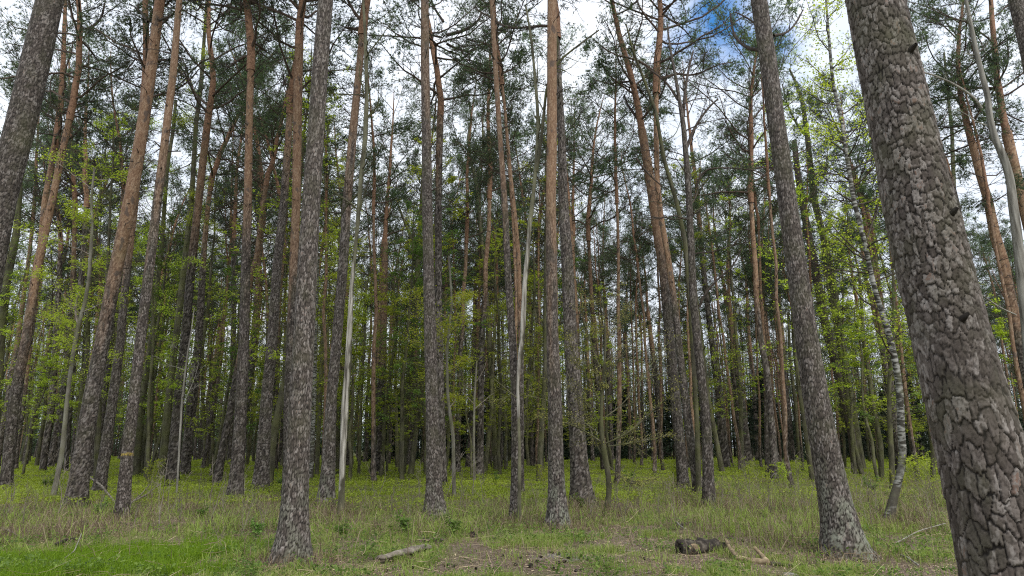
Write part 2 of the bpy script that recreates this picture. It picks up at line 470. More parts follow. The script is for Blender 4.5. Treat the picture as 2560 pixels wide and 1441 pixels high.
def build_ground():
    mb = MB()
    ys = np.concatenate([np.linspace(-30, 5, 12), np.linspace(6, 20, 300)[:-1], np.linspace(20, 60, 80)[:-1], np.linspace(60, 400, 20)])
    us = np.linspace(-1, 1, 420); us = np.sign(us) * (0.75 * np.abs(us) + 0.25 * np.abs(us) ** 3)
    wid = np.where(ys < 8, 30, 30 + (ys - 8) * 1.6)
    X = us[None] * wid[:, None]; Y = np.broadcast_to(ys[:, None], X.shape)
    Z = gh(X, Y)
    s = soil_mask(X, Y)
    g = smooth(0.35, 0.62, fbm(X * 0.9, Y * 0.9, 4, 21)) * (1 - s)
    g = np.where(Y > 22, 0.8, g)
    ash = 1 - smooth(0.3, 1.0, ellipse(X, Y, 1415, 1395, 80, 1386, 1403) + (fbm(X * 9, Y * 9, 3, 8) - 0.5) * 1.6)
    n, k = X.shape
    i = np.arange(n - 1)[:, None] * k; j = np.arange(k - 1)[None]
    Q = np.stack([i + j, i + j + 1, i + k + j + 1, i + k + j], -1).reshape(-1, 4)
    mb.add(np.stack([X, Y, Z], -1), Q, green=g.ravel(), ash=(ash * 0.6).ravel())
    o = obj('ground', mb.mesh('ground', M['ground']))
    tag(o, kind='structure')
build_ground()

# ------------------------------------------------------------------ trunks
def resample(pts, rad, step):
    pts = np.asarray(pts, float); rad = np.asarray(rad, float)
    d = np.r_[0, np.cumsum(np.linalg.norm(np.diff(pts, axis=0), axis=1))]
    n = max(8, int(d[-1] / step) + 1); s = np.linspace(0, d[-1], n)
    # smooth (Catmull-like) by interpolating then box filtering
    fine = np.stack([np.interp(s, d, pts[:, k]) for k in range(3)], 1); r = np.interp(s, d, rad)
    kw = max(1, int(0.5 / step)); 
    if kw > 1 and n > 4 * kw:
        ker = np.ones(kw) / kw
        def f(a):
            p = np.r_[np.full(kw, a[0]) - (a[1] - a[0]) * np.arange(kw, 0, -1), a, np.full(kw, a[-1]) + (a[-1] - a[-2]) * np.arange(1, kw + 1)]
            return np.convolve(p, ker, 'same')[kw:-kw]
        fine = np.stack([f(fine[:, k]) for k in range(3)], 1); r = f(r)
    return fine, r, s

def frame_of(P):
    T = np.empty_like(P); T[1:-1] = P[2:] - P[:-2]; T[0] = P[1] - P[0]; T[-1] = P[-1] - P[-2]; T = unit(T)
    U = unit(np.cross(T, np.array([0., 1., 0.]))); W = np.cross(T, U)
    return T, U, W

def trunk_mesh(name, pts, rad, m, sides, step, kind='pine', oz=99, seed=0, cells=14, ch=0.12, amp=0.011, lich=0.0, mark=None, pale=None, flare=0.25, oamt=1.0, fine=False):
    P, R, S = resample(pts, rad, step)
    T, U, W = frame_of(P)
    n = len(P); Z = P[:, 2]
    a = np.arange(sides) / sides
    A, H = np.meshgrid(a, S)
    Zg = np.broadcast_to(Z[:, None], A.shape)
    if kind == 'pine':
        def plates(cells, ch, el, sd):
            vv = np.cumsum(np.r_[0, np.diff(S)] / ch)
            V = np.broadcast_to(vv[:, None], A.shape); X = A * cells
            wx = X + 0.32 * (vnoise(X * 1.0, V * 0.6, cells, sd) - 0.5) * 2 + 0.12 * (vnoise(X * 4, V * 4, cells * 4, sd + 3) - 0.5) * 2
            wy = V + 0.42 * (vnoise(X * 1.0, V * 0.8, cells, sd + 5) - 0.5) * 2 + 0.13 * (vnoise(X * 4, V * 4, cells * 4, sd + 8) - 0.5) * 2
            F1, F2, cid, dy = voro(wx, wy, cells, sd)
            plate = smooth(0.015, (0.12 if fine else 0.27) + 0.06 * vnoise(X * 2, V * 2, cells * 2, sd + 77), F2 - F1)
            c3 = int(cells * 2.5)
            G1, G2, c2, dy2 = voro(wx * (c3 / cells), wy * 2.4, c3, sd + 50)
            f2 = smooth(0.0, 0.2, G2 - G1)
            hgt = plate * 0.8 + 0.5 * plate * np.clip(-dy, -0.6, 0.6) + plate * f2 * 0.13 + 0.12 * (-dy2) * plate + 0.45 * (cid - 0.5) * plate + 0.24 * vnoise(X * 9, V * 9, cells * 9, sd + 70)
            return plate, f2, cid, c2, hgt
        pA = plates(cells, ch, 1, seed)
        if fine:
            pB = plates(int(cells * 1.4), ch * 0.55, 1, seed + 200)
            bl_ = smooth(1.7, 3.3, Zg + 1.2 * (vnoise(A * 5, S[:, None] * 1.5, 5, seed + 33) - 0.5))
            plate, f2, cid, c2, hgt = [a_ * (1 - bl_) + b_ * bl_ for a_, b_ in zip(pA, pB)]
        else: plate, f2, cid, c2, hgt = pA
        grow = np.clip(1 - Zg / 14.0, 0.3, 1)
        disp = amp * grow * (hgt - 0.55)
        org = smooth(oz - 2.6, oz + 1.2, Zg + 3.2 * (vnoise(A * 6, S[:, None] * 0.7 + A * 0, 6, seed + 9) - 0.5) + 1.0 * (cid - 0.5)) * oamt
        disp = disp * (1 - 0.75 * org) - amp * 0.5
        cell = np.clip(0.5 + 1.3 * (0.65 * cid + 0.35 * c2 - 0.5), 0, 1) * (0.72 + 0.28 * f2)
        att = dict(plate=(plate * (0.65 + 0.35 * f2)).ravel(), cell=cell.ravel(), orange=org.ravel(),
                   lichen=(lich * 0.42 * (1 - smooth(0.3, 1.5, Zg)) * smooth(0.2, 0.75, np.cos((A - 0.28) * 2 * np.pi) * 0.5 + 0.5)).ravel())
        if mark is not None:
            att['mark'] = (smooth(0.034, 0.018, np.abs(Zg - mark + 0.05 * (vnoise(A * 9, A * 0, 9, 4) - 0.5)))).ravel()
        knots = 0
    else:
        disp = 0.03 * R[:, None] * (vnoise(A * 8, S[:, None] * 2.5, 8, seed) - 0.5) * 2 + 0.12 * R[:, None] * (vnoise(A * 3, S[:, None] * 0.8, 3, seed + 2) - 0.5)
        att = {}
        if pale is not None:
            lo, hi = pale
            pv = smooth(lo - 0.15, lo + 0.15, Zg) * (1 - smooth(hi - 0.5, hi + 0.5, Zg))
            side = 0.6 + 0.4 * (np.cos((A - 0.2) * 2 * np.pi))
            att['pale'] = (pv * np.clip(side, 0.25, 1)).ravel()
        if kind == 'birch': att['low'] = (1 - smooth(0.6, 2.2, Zg)).ravel()
    # root flare with lobes
    z0 = Z[0] + 0.12
    fl = flare * np.exp(-np.clip(Zg - z0, 0, None) / 0.28) * (0.5 + 0.9 * vnoise(A * 5, A * 0 + seed, 5, seed + 4)) + 1.5 * flare * np.exp(-np.clip(Zg - z0 + 0.05, 0, None) / 0.09) * vnoise(A * 7, A * 0 + seed, 7, seed + 14) ** 2
    R = R * (1 + 0.28 * (vnoise(S * 1.7, S * 0 + seed, None, seed) - 0.6)) if pale is not None else R
    rr = R[:, None] * (1 + fl) * (1 + 0.05 * (vnoise(A * 4, S[:, None] * 0.5, 4, seed + 6) - 0.5)) + disp
    ang = A * 2 * np.pi
    V3 = P[:, None] + rr[..., None] * (np.cos(ang)[..., None] * U[:, None] + np.sin(ang)[..., None] * W[:, None])
    i = np.arange(n - 1)[:, None] * sides; j = np.arange(sides)[None]; k = (j + 1) % sides
    Q = np.stack([i + j, i + k, i + sides + k, i + sides + j], -1).reshape(-1, 4)
    mb = MB(); mb.add(V3, Q, **att)
    return mb.mesh(name, m), P, R

# ------------------------------------------------------------------ crowns (shared by many trees)
def pine_crown(seed, Hc=8.0, spread=2.6, dens=1.0, r0=0.10):
    """origin = top of clear trunk. returns limb mesh, needle mesh"""
    rng = np.random.default_rng(seed)
    st = paths(np.zeros((1, 3)), np.array([[0, 0, 1.0]]), np.array([Hc]), 14, 0.0, 0.05, rng)
    st[0, 0] = 0; st[0, 1] = (0, 0, Hc / 13)
    sr = (r0 * (1 - np.linspace(0, 1, 14)) ** 0.8 + 0.012)[None]
    mb = MB(); V, Q = tubes(st, sr, 8); mb.add(V, Q, orange=0.9)
    nl = int(21 * dens)
    idx_t = np.sort(rng.uniform(0.02, 0.97, nl)) * 13
    k = np.minimum(idx_t.astype(int), 12); f = (idx_t - k)[:, None]
    base = st[0, k] * (1 - f) + st[0, k + 1] * f
    az = np.arange(nl) * 2.4 + rng.uniform(-0.6, 0.6, nl); tt = idx_t / 13
    el = np.radians(rng.uniform(-5, 30, nl) + 32 * tt)
    d = np.stack([np.cos(az) * np.cos(el), np.sin(az) * np.cos(el), np.sin(el)], 1)
    ln = spread * (0.45 + 0.75 * np.sin(np.pi * np.clip(tt * 0.8 + 0.2, 0, 1))) * rng.uniform(0.55, 1.15, nl)
    P1 = paths(base, d, ln, 8, 0.45, 0.16, rng); r1 = sr[0, k] * 0.34
    R1 = r1[:, None] * np.linspace(1, 0.25, 8)[None] + 0.004
    V, Q = tubes(P1, R1, 5); mb.add(V, Q, orange=0.12)
    P2, R2 = sprout(P1, R1, 9, 0.15, 1.0, (25, 75), (0.25, 0.62), 6, 0.3, 0.16, 0.45, 0.55, rng)
    R2 = np.maximum(R2, 0.006); V, Q = tubes(P2, R2, 3); mb.add(V, Q, orange=0.0)
    P3, R3 = sprout(P2, R2, 8, 0.15, 1.0, (20, 70), (0.3, 0.8), 5, 0.35, 0.14, 0.3, 0.6, rng)
    R3 = np.maximum(R3, 0.004); V, Q = tubes(P3, R3, 3); mb.add(V, Q, orange=0.0)
    # dead twigs low in the crown
    nb = 22; z = rng.uniform(0, Hc * 0.6, nb); az = rng.uniform(0, 6.28, nb)
    dd = np.stack([np.cos(az), np.sin(az), rng.uniform(-0.3, 0.3, nb)], 1)
    PD = paths(np.stack([0 * z, 0 * z, z], 1), dd, rng.uniform(0.6, 1.9, nb), 7, -0.3, 0.2, rng)
    RD = np.full((nb, 7), 0.012) * np.linspace(1, 0.3, 7); V, Q = tubes(PD, RD, 3); mb.add(V, Q)
    PE, RE = sprout(PD, RD, 5, 0.2, 1.0, (25, 75), (0.2, 0.5), 4, -0.1, 0.2, 0.2, 0.6, rng); V, Q = tubes(PE, np.maximum(RE, 0.003), 3); mb.add(V, Q)
    nm = MB()
    tw = np.concatenate([P3[:, 1:].reshape(-1, 3), P3[:, -1], P2[:, 3:].reshape(-1, 3)])
    ax = np.concatenate([(P3[:, 1:] - P3[:, :-1]).reshape(-1, 3), P3[:, -1] - P3[:, -2], (P2[:, 3:] - P2[:, 2:-1]).reshape(-1, 3)])
    clump = fbm(tw[:, 0] * 0.9 + seed, tw[:, 1] * 0.9 + tw[:, 2] * 0.7, 2, seed)
    keep = rng.random(len(tw)) < (0.14 + 0.86 * smooth(0.34, 0.64, clump)) * 0.70
    tw, ax = tw[keep], ax[keep]; tw = tw + rng.normal(0, 0.08, tw.shape)
    Vn, T = blades(tw, ax * 1.5, 7, 0.105, 0.018, 0.62, rng)
    rn = np.repeat(np.clip(rng.normal(0.45, 0.25, len(tw)) + 0.04 * (tw[:, 2] - Hc / 2), 0, 1), 21)
    nm.add(Vn, None, T, rnd=rn)
    return mb.mesh('pine_limbs', M['limb']), nm.mesh('pine_needles', M['needle'], False)

CROWNS = [pine_crown(100 + i, Hc=random.uniform(7, 9.5), spread=random.uniform(2.6, 3.6), dens=random.uniform(0.9, 1.25)) for i in range(8)]
SLIM = [pine_crown(200 + i, Hc=random.uniform(5.5, 7.5), spread=random.uniform(1.6, 2.3), dens=random.uniform(0.8, 1.05), r0=0.055) for i in range(5)]

def dead_branches(P, R, z0, z1, n, seed, lmax=1.8, droop=-0.35, live=0.0):
    rng = np.random.default_rng(seed)
    z = rng.uniform(z0, z1, n); x = np.interp(z, P[:, 2], P[:, 0]); y = np.interp(z, P[:, 2], P[:, 1]); r = np.interp(z, P[:, 2], R)
    az = rng.uniform(0, 6.28, n); d = np.stack([np.cos(az), np.sin(az), rng.uniform(-0.2, 0.6, n)], 1)
    t = (z - z0) / max(z1 - z0, 0.1)
    ln = rng.uniform(0.12, 1, n) ** 1.4 * lmax * (0.35 + 0.65 * t)
    P1 = paths(np.stack([x, y, z], 1) + d * (r * 0.7)[:, None], d, ln, 8, droop, 0.17, rng)
    R1 = (0.006 + 0.011 * ln / lmax)[:, None] * np.linspace(1.2, 0.25, 8)[None]
    mb = MB(); V, Q = tubes(P1, R1, 4); mb.add(V, Q)
    # broken-off stubs
    m_ = int(n * 0.9); z = rng.uniform(z0 * 0.8, z1, m_); x = np.interp(z, P[:, 2], P[:, 0]); y = np.interp(z, P[:, 2], P[:, 1]); r = np.interp(z, P[:, 2], R)
    az = rng.uniform(0, 6.28, m_); d = np.stack([np.cos(az), np.sin(az), rng.uniform(-0.5, 0.5, m_)], 1)
    PS = paths(np.stack([x, y, z], 1) + d * (r * 0.8)[:, None], d, rng.uniform(0.06, 0.30, m_) + 0.02, 4, 0, 0.1, rng)
    V, Q = tubes(PS, rng.uniform(0.008, 0.018, m_)[:, None] * np.array([1.5, 1.0, 0.8, 0.5])[None], 5); mb.add(V, Q)
    big = ln > 0.5
    if big.any():
        P2, R2 = sprout(P1[big], R1[big], 5, 0.25, 1.0, (25, 75), (0.2, 0.55), 5, droop * 0.4, 0.2, 0.2, 0.65, rng)
        V, Q = tubes(P2, np.maximum(R2, 0.0035), 3); mb.add(V, Q)
        P3, R3 = sprout(P2, R2, 2, 0.2, 1.0, (25, 70), (0.3, 0.6), 4, 0, 0.2, 0.2, 0.7, rng)
        V, Q = tubes(P3, np.maximum(R3, 0.0028), 3); mb.add(V, Q)
    return mb.mesh('dead_branches', M['limb'])

def curve_limb(mb, pix, D, w0, w1, dy=0.0, sides=6, **att):
    """a traced limb or stem: pixel points on plane D, bowed in depth by dy"""
    pts = []
    for i, (px, py) in enumerate(pix):
        p, t = at(px, py, D + dy * i / max(1, len(pix) - 1)); pts.append(p)
    pts = np.array(pts); L_ = len(pts)
    s = np.linspace(0, L_ - 1, (L_ - 1) * 5 + 1)
    P = np.stack([np.interp(s, np.arange(L_), pts[:, k]) for k in range(3)], 1)
    ker = np.ones(5) / 5
    for k in range(3):
        a = P[:, k]; p = np.r_[np.full(2, a[0]), a, np.full(2, a[-1])]; P[:, k] = np.convolve(p, ker, 'valid')
    t = D / ray(pix[0][0], pix[0][1]).y
    R = np.linspace(w0, w1, len(P)) * 0.5 * t / F
    V, Q = tubes(P[None], R[None], sides); mb.add(V, Q, **att)
    return P, R

def to_local(mb, org):
    mb.v = [v - org for v in mb.v]

def leaf_sprays(P, dens, rng, mesh_name, m, size=0.06, spread=0.16, flat=0.35):
    """leaves along twig paths P (B,n,3)"""
    mb = MB(); B, n, _ = P.shape
    idx = np.repeat(np.arange(B), dens); t = rng.uniform(0.15, 1, len(idx)) * (n - 1); k = np.minimum(t.astype(int), n - 2); f = (t - k)[:, None]
    C = P[idx, k] * (1 - f) + P[idx, k + 1] * f
    off = rng.normal(0, spread, C.shape); off[:, 2] *= flat; C = C + off
    V, Q = leaves(C, size, 0.45, rng)
    br = rng.random(B)[idx] * 0.5 + rng.random(len(idx)) * 0.5
    mb.add(V, Q, rnd=np.repeat(br, 4))
    return mb.mesh(mesh_name, m, False)

HERO = []   # (x pixel at foot, short name) for describing neighbours

def stem_tree(name, px, D=None, kind='pine', oy=None, label='', cat='tree', sid=None, group=None, H=None, crown=None, lich=0.0, mark_y=None, pale_y=None,
              matk=None, seed=1, deadn=None, leafk=None, limbs=(), nbr=0, cells=None, oamt=1.0, fine=False, brz=(0.35, 1.0), blen=2.2, ldens=26, thin=False):
    """A tree whose stem follows traced photo points (x, y, width)."""
    if D is None: D = dist_at(px[0][1])
    P = []; R = []
    for (x, y, wd) in px:
        p, t = at(x, y, D); P.append(p); R.append(0.5 * wd * (0.965 if fine else 0.93) * t / F)
    P = np.array(P); R = np.array(R)
    # foot down to the soil (plants hide it in the photo)
    slope = (P[1] - P[0]) / max(P[1][2] - P[0][2], 0.05); slope = np.clip(slope, -0.35, 0.35)
    foot = P[0] - slope * (P[0][2] + 0.12); foot[2] = -0.12; foot[1] = D
    if P[0][2] > 0.02:
        P = np.vstack([foot, P]); R = np.r_[R[0] * 1.04, R]
    else:
        P[0] = foot
    keep = np.r_[True, np.diff(P[:, 2]) > 0.01]; P, R = P[keep], R[keep]
    relief = kind == 'leafy' and R[0] > 0.06 and matk in (None, 'pine')
    wood = {'pine': 'pine', 'snag': 'snag', 'birch': 'birch', 'leafy': 'mossy', 'dead': 'dead'}[kind]
    if matk: wood = matk
    top = P[-1][2]
    if kind == 'pine':
        if H is None: H = max(23.5, min(top + 4, 27)) + (seed % 5) * 0.4
        cb = H * (0.57 if D > 16 else 0.64)
        if top < cb:
            s = (P[-1] - P[-3]) / max(P[-1][2] - P[-3][2], 0.1)
            for q in (0.5, 1.0):
                z = top + (cb - top) * q; nxt = P[len(P) - 1] + 0
                nxt = P[-1] + s * 0.75 * (z - P[-1][2]); nxt[2] = z; nxt[1] = D
                P = np.vstack([P, nxt]); R = np.r_[R, R[-1] * 0.9]
        else:
            zz = P[:, 2]; k = np.searchsorted(zz, cb); f = (cb - zz[k - 1]) / (zz[k] - zz[k - 1])
            tp = P[k - 1] * (1 - f) + P[k] * f; tr = R[k - 1] * (1 - f) + R[k] * f
            rest = (P[k:], R[k:])
            P = np.vstack([P[:k], tp]); R = np.r_[R[:k], tr]
    near = D < 12
    sides = 220 if fine else (112 if D < 15 else 48 if D < 24 else 28 if D < 35 else 18)
    step = 0.008 if fine else (0.018 if D < 15 else 0.032 if D < 24 else 0.06 if D < 35 else 0.12)
    oz = 99
    if oy is not None: oz = at(px[0][0], oy, D)[0][2]
    circ = 2 * math.pi * R[0]
    cl = max(10, int(circ / (0.066 if fine else 0.040 if D < 16 else 0.05)))
    mk = at(px[0][0], mark_y, D)[0][2] if mark_y else None
    pal = (at(px[0][0], pale_y[0], D)[0][2], at(px[0][0], pale_y[1], D)[0][2]) if pale_y else None
    root = empty(name, (foot[0], foot[1], 0), label, cat, group)
    org = np.array([foot[0], foot[1], 0.0])
    me, PP, RR = trunk_mesh(name + '_trunk', P - org, R, M[wood], sides, step, 'pine' if relief else kind, oz, seed * 17 + 3, cl, 0.15 if fine else 0.085 if D < 16 else 0.10, 0.016 if fine else 0.010, lich, mk, pal, oamt=oamt,
                            flare=0.42 if kind == 'pine' else 0.25, fine=fine)
    obj('trunk', me, root)
    if kind == 'pine':
        vi = crown if crown is not None else seed % len(CROWNS)
        lm, nm = (CROWNS if RR[-1] > 0.075 else SLIM)[vi % (8 if RR[-1] > 0.075 else 5)]
        s = max(0.6, (H - cb) / 8.3)
        ax = PP[-1] - PP[-6]; q = Vector(ax).to_track_quat('Z', 'Y')
        q = Vector((0, 0, 1)).rotation_difference(Vector(ax))
        for nme, me2 in (('branch_sprays', lm), ('crown', nm)):
            o = obj(nme, me2, root, tuple(PP[-1])); o.rotation_mode = 'QUATERNION'
            from mathutils import Quaternion
            o.rotation_quaternion = q @ Quaternion((0, 0, 1), seed * 1.7)
            rs = RR[-1] / 0.112
            o.scale = (s, s, s)
        # dead lower boughs
        zc = PP[-1][2]
        nb = deadn if deadn is not None else (34 if D > 14 else 8)
        lowz = max(4.0, zc * (0.42 if D > 14 else 0.7))
        if nb: obj('dead_twig_sprays', dead_branches(PP, RR, lowz, zc, nb, seed + 500), root)
    if nbr or limbs:
        mb = MB(); rng = np.random.default_rng(seed + 900)
        allP = []
        for pix, w0, w1, dy in limbs:
            p, r = curve_limb(mb, pix, D, w0 * (0.7 if thin else 1), w1 * (0.7 if thin else 1), dy, pale=1.0 if kind == 'dead' else 0.0)
            n_ = len(p); sel = np.linspace(0, n_ - 1, 8).astype(int)
            P2, R2 = sprout(p[sel][None], r[sel][None], 22 if thin else 7, 0.12 if thin else 0.3, 1.0, (20, 60) if thin else (25, 70), (0.15, 0.45) if thin else (0.12, 0.35), 6, 0.0 if thin else 0.2, 0.1 if thin else 0.16, 0.6 if thin else 0.2, 0.5, rng)
            V, Q = tubes(P2, np.maximum(R2, 0.006 if thin else 0.004), 4); mb.add(V, Q); allP.append(P2)
            P3, R3 = sprout(P2, R2, 4, 0.2, 1.0, (25, 70), (0.3, 0.6), 6, 0.1, 0.18, 0.2, 0.5, rng)
            V, Q = tubes(P3, np.maximum(R3, 0.003), 3); mb.add(V, Q); allP.append(P3)
        to_local(mb, org)
        allP = [a - org for a in allP]
        if nbr:
            zt = PP[-1][2]
            t = rng.uniform(brz[0], brz[1], nbr) * (len(PP) - 2); k = t.astype(int)
            az = rng.uniform(0, 6.28, nbr); el = np.radians(rng.uniform(5, 50, nbr))
            d = np.stack([np.cos(az) * np.cos(el), np.sin(az) * np.cos(el), np.sin(el)], 1)
            ln = blen * rng.uniform(0.3, 1.1, nbr)
            P1 = paths(PP[k], d, ln, 8, 0.25, 0.14, rng); R1 = np.minimum(RR[k] * 0.45, 0.022)[:, None] * np.linspace(1, 0.25, 8)
            V, Q = tubes(P1, np.maximum(R1, 0.004), 5); mb.add(V, Q)
            P2, R2 = sprout(P1, R1, 6, 0.2, 1.0, (25, 65), (0.25, 0.55), 6, 0.1, 0.16, 0.4, 0.55, rng)
            V, Q = tubes(P2, np.maximum(R2, 0.0035), 3); mb.add(V, Q)
            P3, R3 = sprout(P2, R2, 4, 0.2, 1.0, (25, 65), (0.3, 0.6), 6, 0.05, 0.16, 0.5, 0.6, rng)
            V, Q = tubes(P3, np.maximum(R3, 0.003), 3); mb.add(V, Q); allP += [P2, P3]
        obj('branch_sprays', mb.mesh('branchwork', M['limb'] if wood in ('pine', 'birch', 'limb') else M['mossy'] if wood in ('mossy', 'snag') else M['twig'] if wood == 'smooth' else M['dead']), root)
        if leafk:
            PL = np.concatenate(allP)
            obj('crown', leaf_sprays(PL, max(1, int(ldens * 0.5)), rng, name + '_leaves', M[leafk], 0.034 if thin else 0.06, 0.07 if thin else 0.16), root)
    if sid: HERO.append((px[0][0], D, sid))
    return root

# ------------------------------------------------------------------ trees traced one by one
PG = 'scots pines of the stand'
BG = 'broadleaved trees among the pines'
def pine(px, label, seed, **k): return stem_tree('pine_tree', px, label=label, cat='pine tree', seed=seed, group=PG, **k)
def leafy(px, label, seed, **k): return stem_tree('broadleaf_tree', px, label=label, cat='tree', kind='leafy', seed=seed, group=BG, **k)

pine([(-170, 1371, 92), (-105, 1050, 82), (-36, 700, 72), (3, 500, 70), (55, 300, 69), (102, 100, 66), (125, 0, 62)],
     'big dark leaning pine at the left edge, its foot outside the picture', 1, sid='the dark leaning edge pine', cells=16, D=10.5, deadn=0)
pine([(15, 1208, 28), (35, 1000, 26), (66, 847, 24), (92, 673, 22), (131, 500, 18), (160, 360, 17), (185, 250, 15), (205, 100, 13), (216, 0, 9)],
     'orange pine right of the dark edge pine, with one bent limb high up', 2, oy=730, sid='the bent-limb orange pine', deadn=40,
     limbs=[([(212, 75), (240, 62), (256, 40), (262, 5)], 8, 4, 1.0)])
pine([(24, 1196, 14), (60, 900, 13), (77, 847, 12), (112, 500, 14), (135, 380, 13), (159, 250, 12), (172, 120, 8)],
     'thinner pale orange pine crossing close behind the bent-limb orange pine', 3, oy=730, deadn=40)
leafy([(-20, 1190, 22), (2, 850, 20), (18, 700, 19), (40, 590, 17), (48, 500, 14), (52, 380, 11), (85, 250, 6)],
      'mossy green-grey trunk nearest the left edge behind the dark leaning pine', 4, nbr=14, leafk='leafg')
pine([(107, 1170, 16), (118, 1100, 17), (131, 1000, 17), (139, 850, 14), (148, 700, 12), (154, 560, 11), (160, 450, 8)],
     'dark straight pine left of the curved pale-barked broadleaf tree', 5, oy=560)
pine([(150, 1170, 14), (158, 1000, 16), (165, 950, 17), (175, 812, 15), (184, 673, 13), (188, 500, 10), (190, 300, 9), (195, 150, 7)],
     'reddish left one of the twin dark pines behind the curved pale-barked tree', 6, oy=640)
pine([(165, 1175, 12), (180, 950, 14), (194, 812, 13), (205, 673, 13), (216, 520, 11), (215, 380, 9), (221, 300, 8), (207, 262, 5)],
     'blackish right one of the twin dark pines, with a crooked top', 7, oy=420)
leafy([(135, 1233, 13), (155, 1134, 12), (168, 1000, 10), (180, 900, 10), (195, 815, 10), (212, 760, 9), (222, 700, 8), (226, 640, 8), (231, 560, 7), (228, 500, 6), (236, 420, 5)],
      'curved slim tree with a pale dead fork, left of the big orange-topped pine', 8, matk='smooth', nbr=12, leafk='leafy', sid='the curved slim tree',
      limbs=[([(195, 812), (187, 775), (192, 742), (206, 722)], 6, 3, 0.4)])
pine([(191, 1253, 52), (200, 1180, 46), (228, 1000, 41), (257, 847, 36), (290, 673, 34), (326, 500, 34), (352, 347, 31), (378, 173, 28), (400, 0, 25)],
     'thick pine, grey below and bright orange above, leaning right in the left quarter', 9, oy=600, sid='the thick orange-topped pine', deadn=46,
     limbs=[([(372, 60), (350, 25), (320, 8)], 6, 3, 1.0), ([(392, 55), (412, 45), (432, 38)], 7, 4, -0.5)])
pine([(228, 1187, 24), (250, 1050, 22), (270, 900, 17), (285, 760, 14), (296, 640, 12), (304, 520, 10)],
     'dim pine half hidden behind the thick orange-topped pine', 10, oy=500)
pine([(250, 1215, 30), (284, 986, 24), (302, 847, 21), (310, 743, 20), (327, 604, 17), (340, 500, 15), (352, 350, 14), (366, 173, 13), (376, 50, 11), (379, 0, 10)],
     'slimmer grey pine hugging the right side of the thick orange-topped pine', 11, oy=560, sid='the hugging grey pine')
pine([(304, 1297, 36), (318, 1140, 30), (336, 986, 27), (351, 847, 26), (373, 673, 25), (394, 500, 23), (413, 347, 21), (434, 173, 19), (448, 0, 16)],
     'pine with a small yellow paint band around its lower trunk', 12, oy=430, mark_y=1135, oamt=0.85, sid='the yellow-banded pine', deadn=40)
leafy([(339, 1181, 22), (356, 1000, 18), (372, 900, 15), (385, 800, 13), (392, 720, 12), (402, 640, 11), (408, 560, 11), (418, 420, 10), (432, 330, 9), (440, 250, 8)],
      'mossy dark trunk just right of the yellow-banded pine', 13, nbr=16, leafk='leafy')
leafy([(369, 1200, 10), (372, 1000, 8), (384, 850, 7), (380, 700, 6), (388, 600, 5)], 'thin greenish stem between the yellow-banded pine and the next grey pine', 14, nbr=10, leafk='leafy')
leafy([(405, 1188, 22), (427, 951, 18), (444, 812, 17), (460, 673, 16), (479, 500, 13), (490, 312, 12), (503, 208, 11), (510, 104, 9), (517, 0, 7)],
      'yellow-green mossy trunk close behind the hooked-top pine', 15, nbr=18, leafk='leafy')
pine([(430, 1197, 34), (449, 986, 27), (463, 847, 24), (478, 673, 22), (497, 500, 20), (514, 347, 19), (538, 173, 15), (551, 70, 13), (553, 0, 10)],
     'pine whose top carries a thick reddish limb hooked to the right', 16, oy=500, sid='the hooked-top pine', deadn=44,
     limbs=[([(551, 42), (575, 27), (605, 22), (622, 0), (628, -30)], 10, 6, 0.3)])
leafy([(442, 1230, 5), (455, 1000, 5), (468, 890, 4), (478, 830, 3), (486, 770, 2)], 'thin pale dead stem in front of the hooked-top pine', 17, matk='dead', nbr=5)
pine([(463, 1178, 26), (480, 1000, 25), (497, 850, 20), (505, 700, 17), (512, 600, 14), (522, 500, 12), (540, 380, 10), (555, 260, 8), (565, 215, 7)],
     'nearly black pine right of the hooked-top pine', 18, oy=560, sid='the nearly black pine')
pine([(575, 1168, 16), (582, 986, 15), (584, 800, 13), (585, 600, 12), (588, 500, 11), (593, 400, 8)], 'narrow dark pine just left of the straight two-tone pine', 19, oy=520)
pine([(588, 1236, 40), (595, 1150, 35), (604, 986, 30), (610, 847, 27), (614, 673, 25), (620, 500, 22), (622, 347, 20), (627, 173, 18), (634, 0, 14)],
     'straight two-tone pine, grey below and orange above, left of the big grey trunk', 20, oy=560, sid='the straight two-tone pine', deadn=50)
pine([(664, 1165, 8), (668, 900, 8), (669, 777, 8), (664, 690, 7), (652, 604, 7), (646, 500, 6), (655, 420, 6), (662, 300, 5)], 'very thin wavy reddish pine right of the straight two-tone pine', 21, oy=760)
pine([(652, 1210, 42), (660, 1100, 34), (668, 986, 30), (681, 847, 27), (692, 673, 25), (710, 500, 21), (721, 347, 18), (730, 173, 15), (738, 0, 12)],
     'leaning mottled pine just left of the big grey foreground trunk', 22, oy=380, oamt=0.8, sid='the leaning mottled pine', deadn=40)
pine([(687, 1168, 16), (694, 900, 12), (700, 700, 10), (705, 500, 8)], 'thin black trunk between the mottled pine and the big grey trunk', 23)
pine([(722, 1236, 34), (724, 1000, 30), (729, 847, 27), (734, 673, 24), (741, 500, 23), (743, 347, 24), (746, 173, 24), (751, 0, 22)],
     'bright orange trunk hidden below behind the big grey foreground trunk', 24, oy=640, deadn=30)
pine([(727, 1402, 90), (733, 1330, 76), (737, 1250, 70), (744, 1130, 63), (751, 1000, 59), (760, 847, 56), (768, 673, 52), (778, 500, 47), (789, 347, 44), (800, 173, 42), (814, 0, 40)],
     'big grey-barked pine standing in the foreground left of the middle', 25, lich=0.45, sid='the big grey foreground pine', cells=20, D=9.3, deadn=4)
stem_tree('birch_tree', [(776, 1190, 16), (785, 1000, 12), (790, 800, 9), (796, 640, 7)], kind='birch', label='slim birch peeping out right of the big grey foreground pine', cat='birch tree', seed=26, nbr=10, leafk='leafy', group=BG)
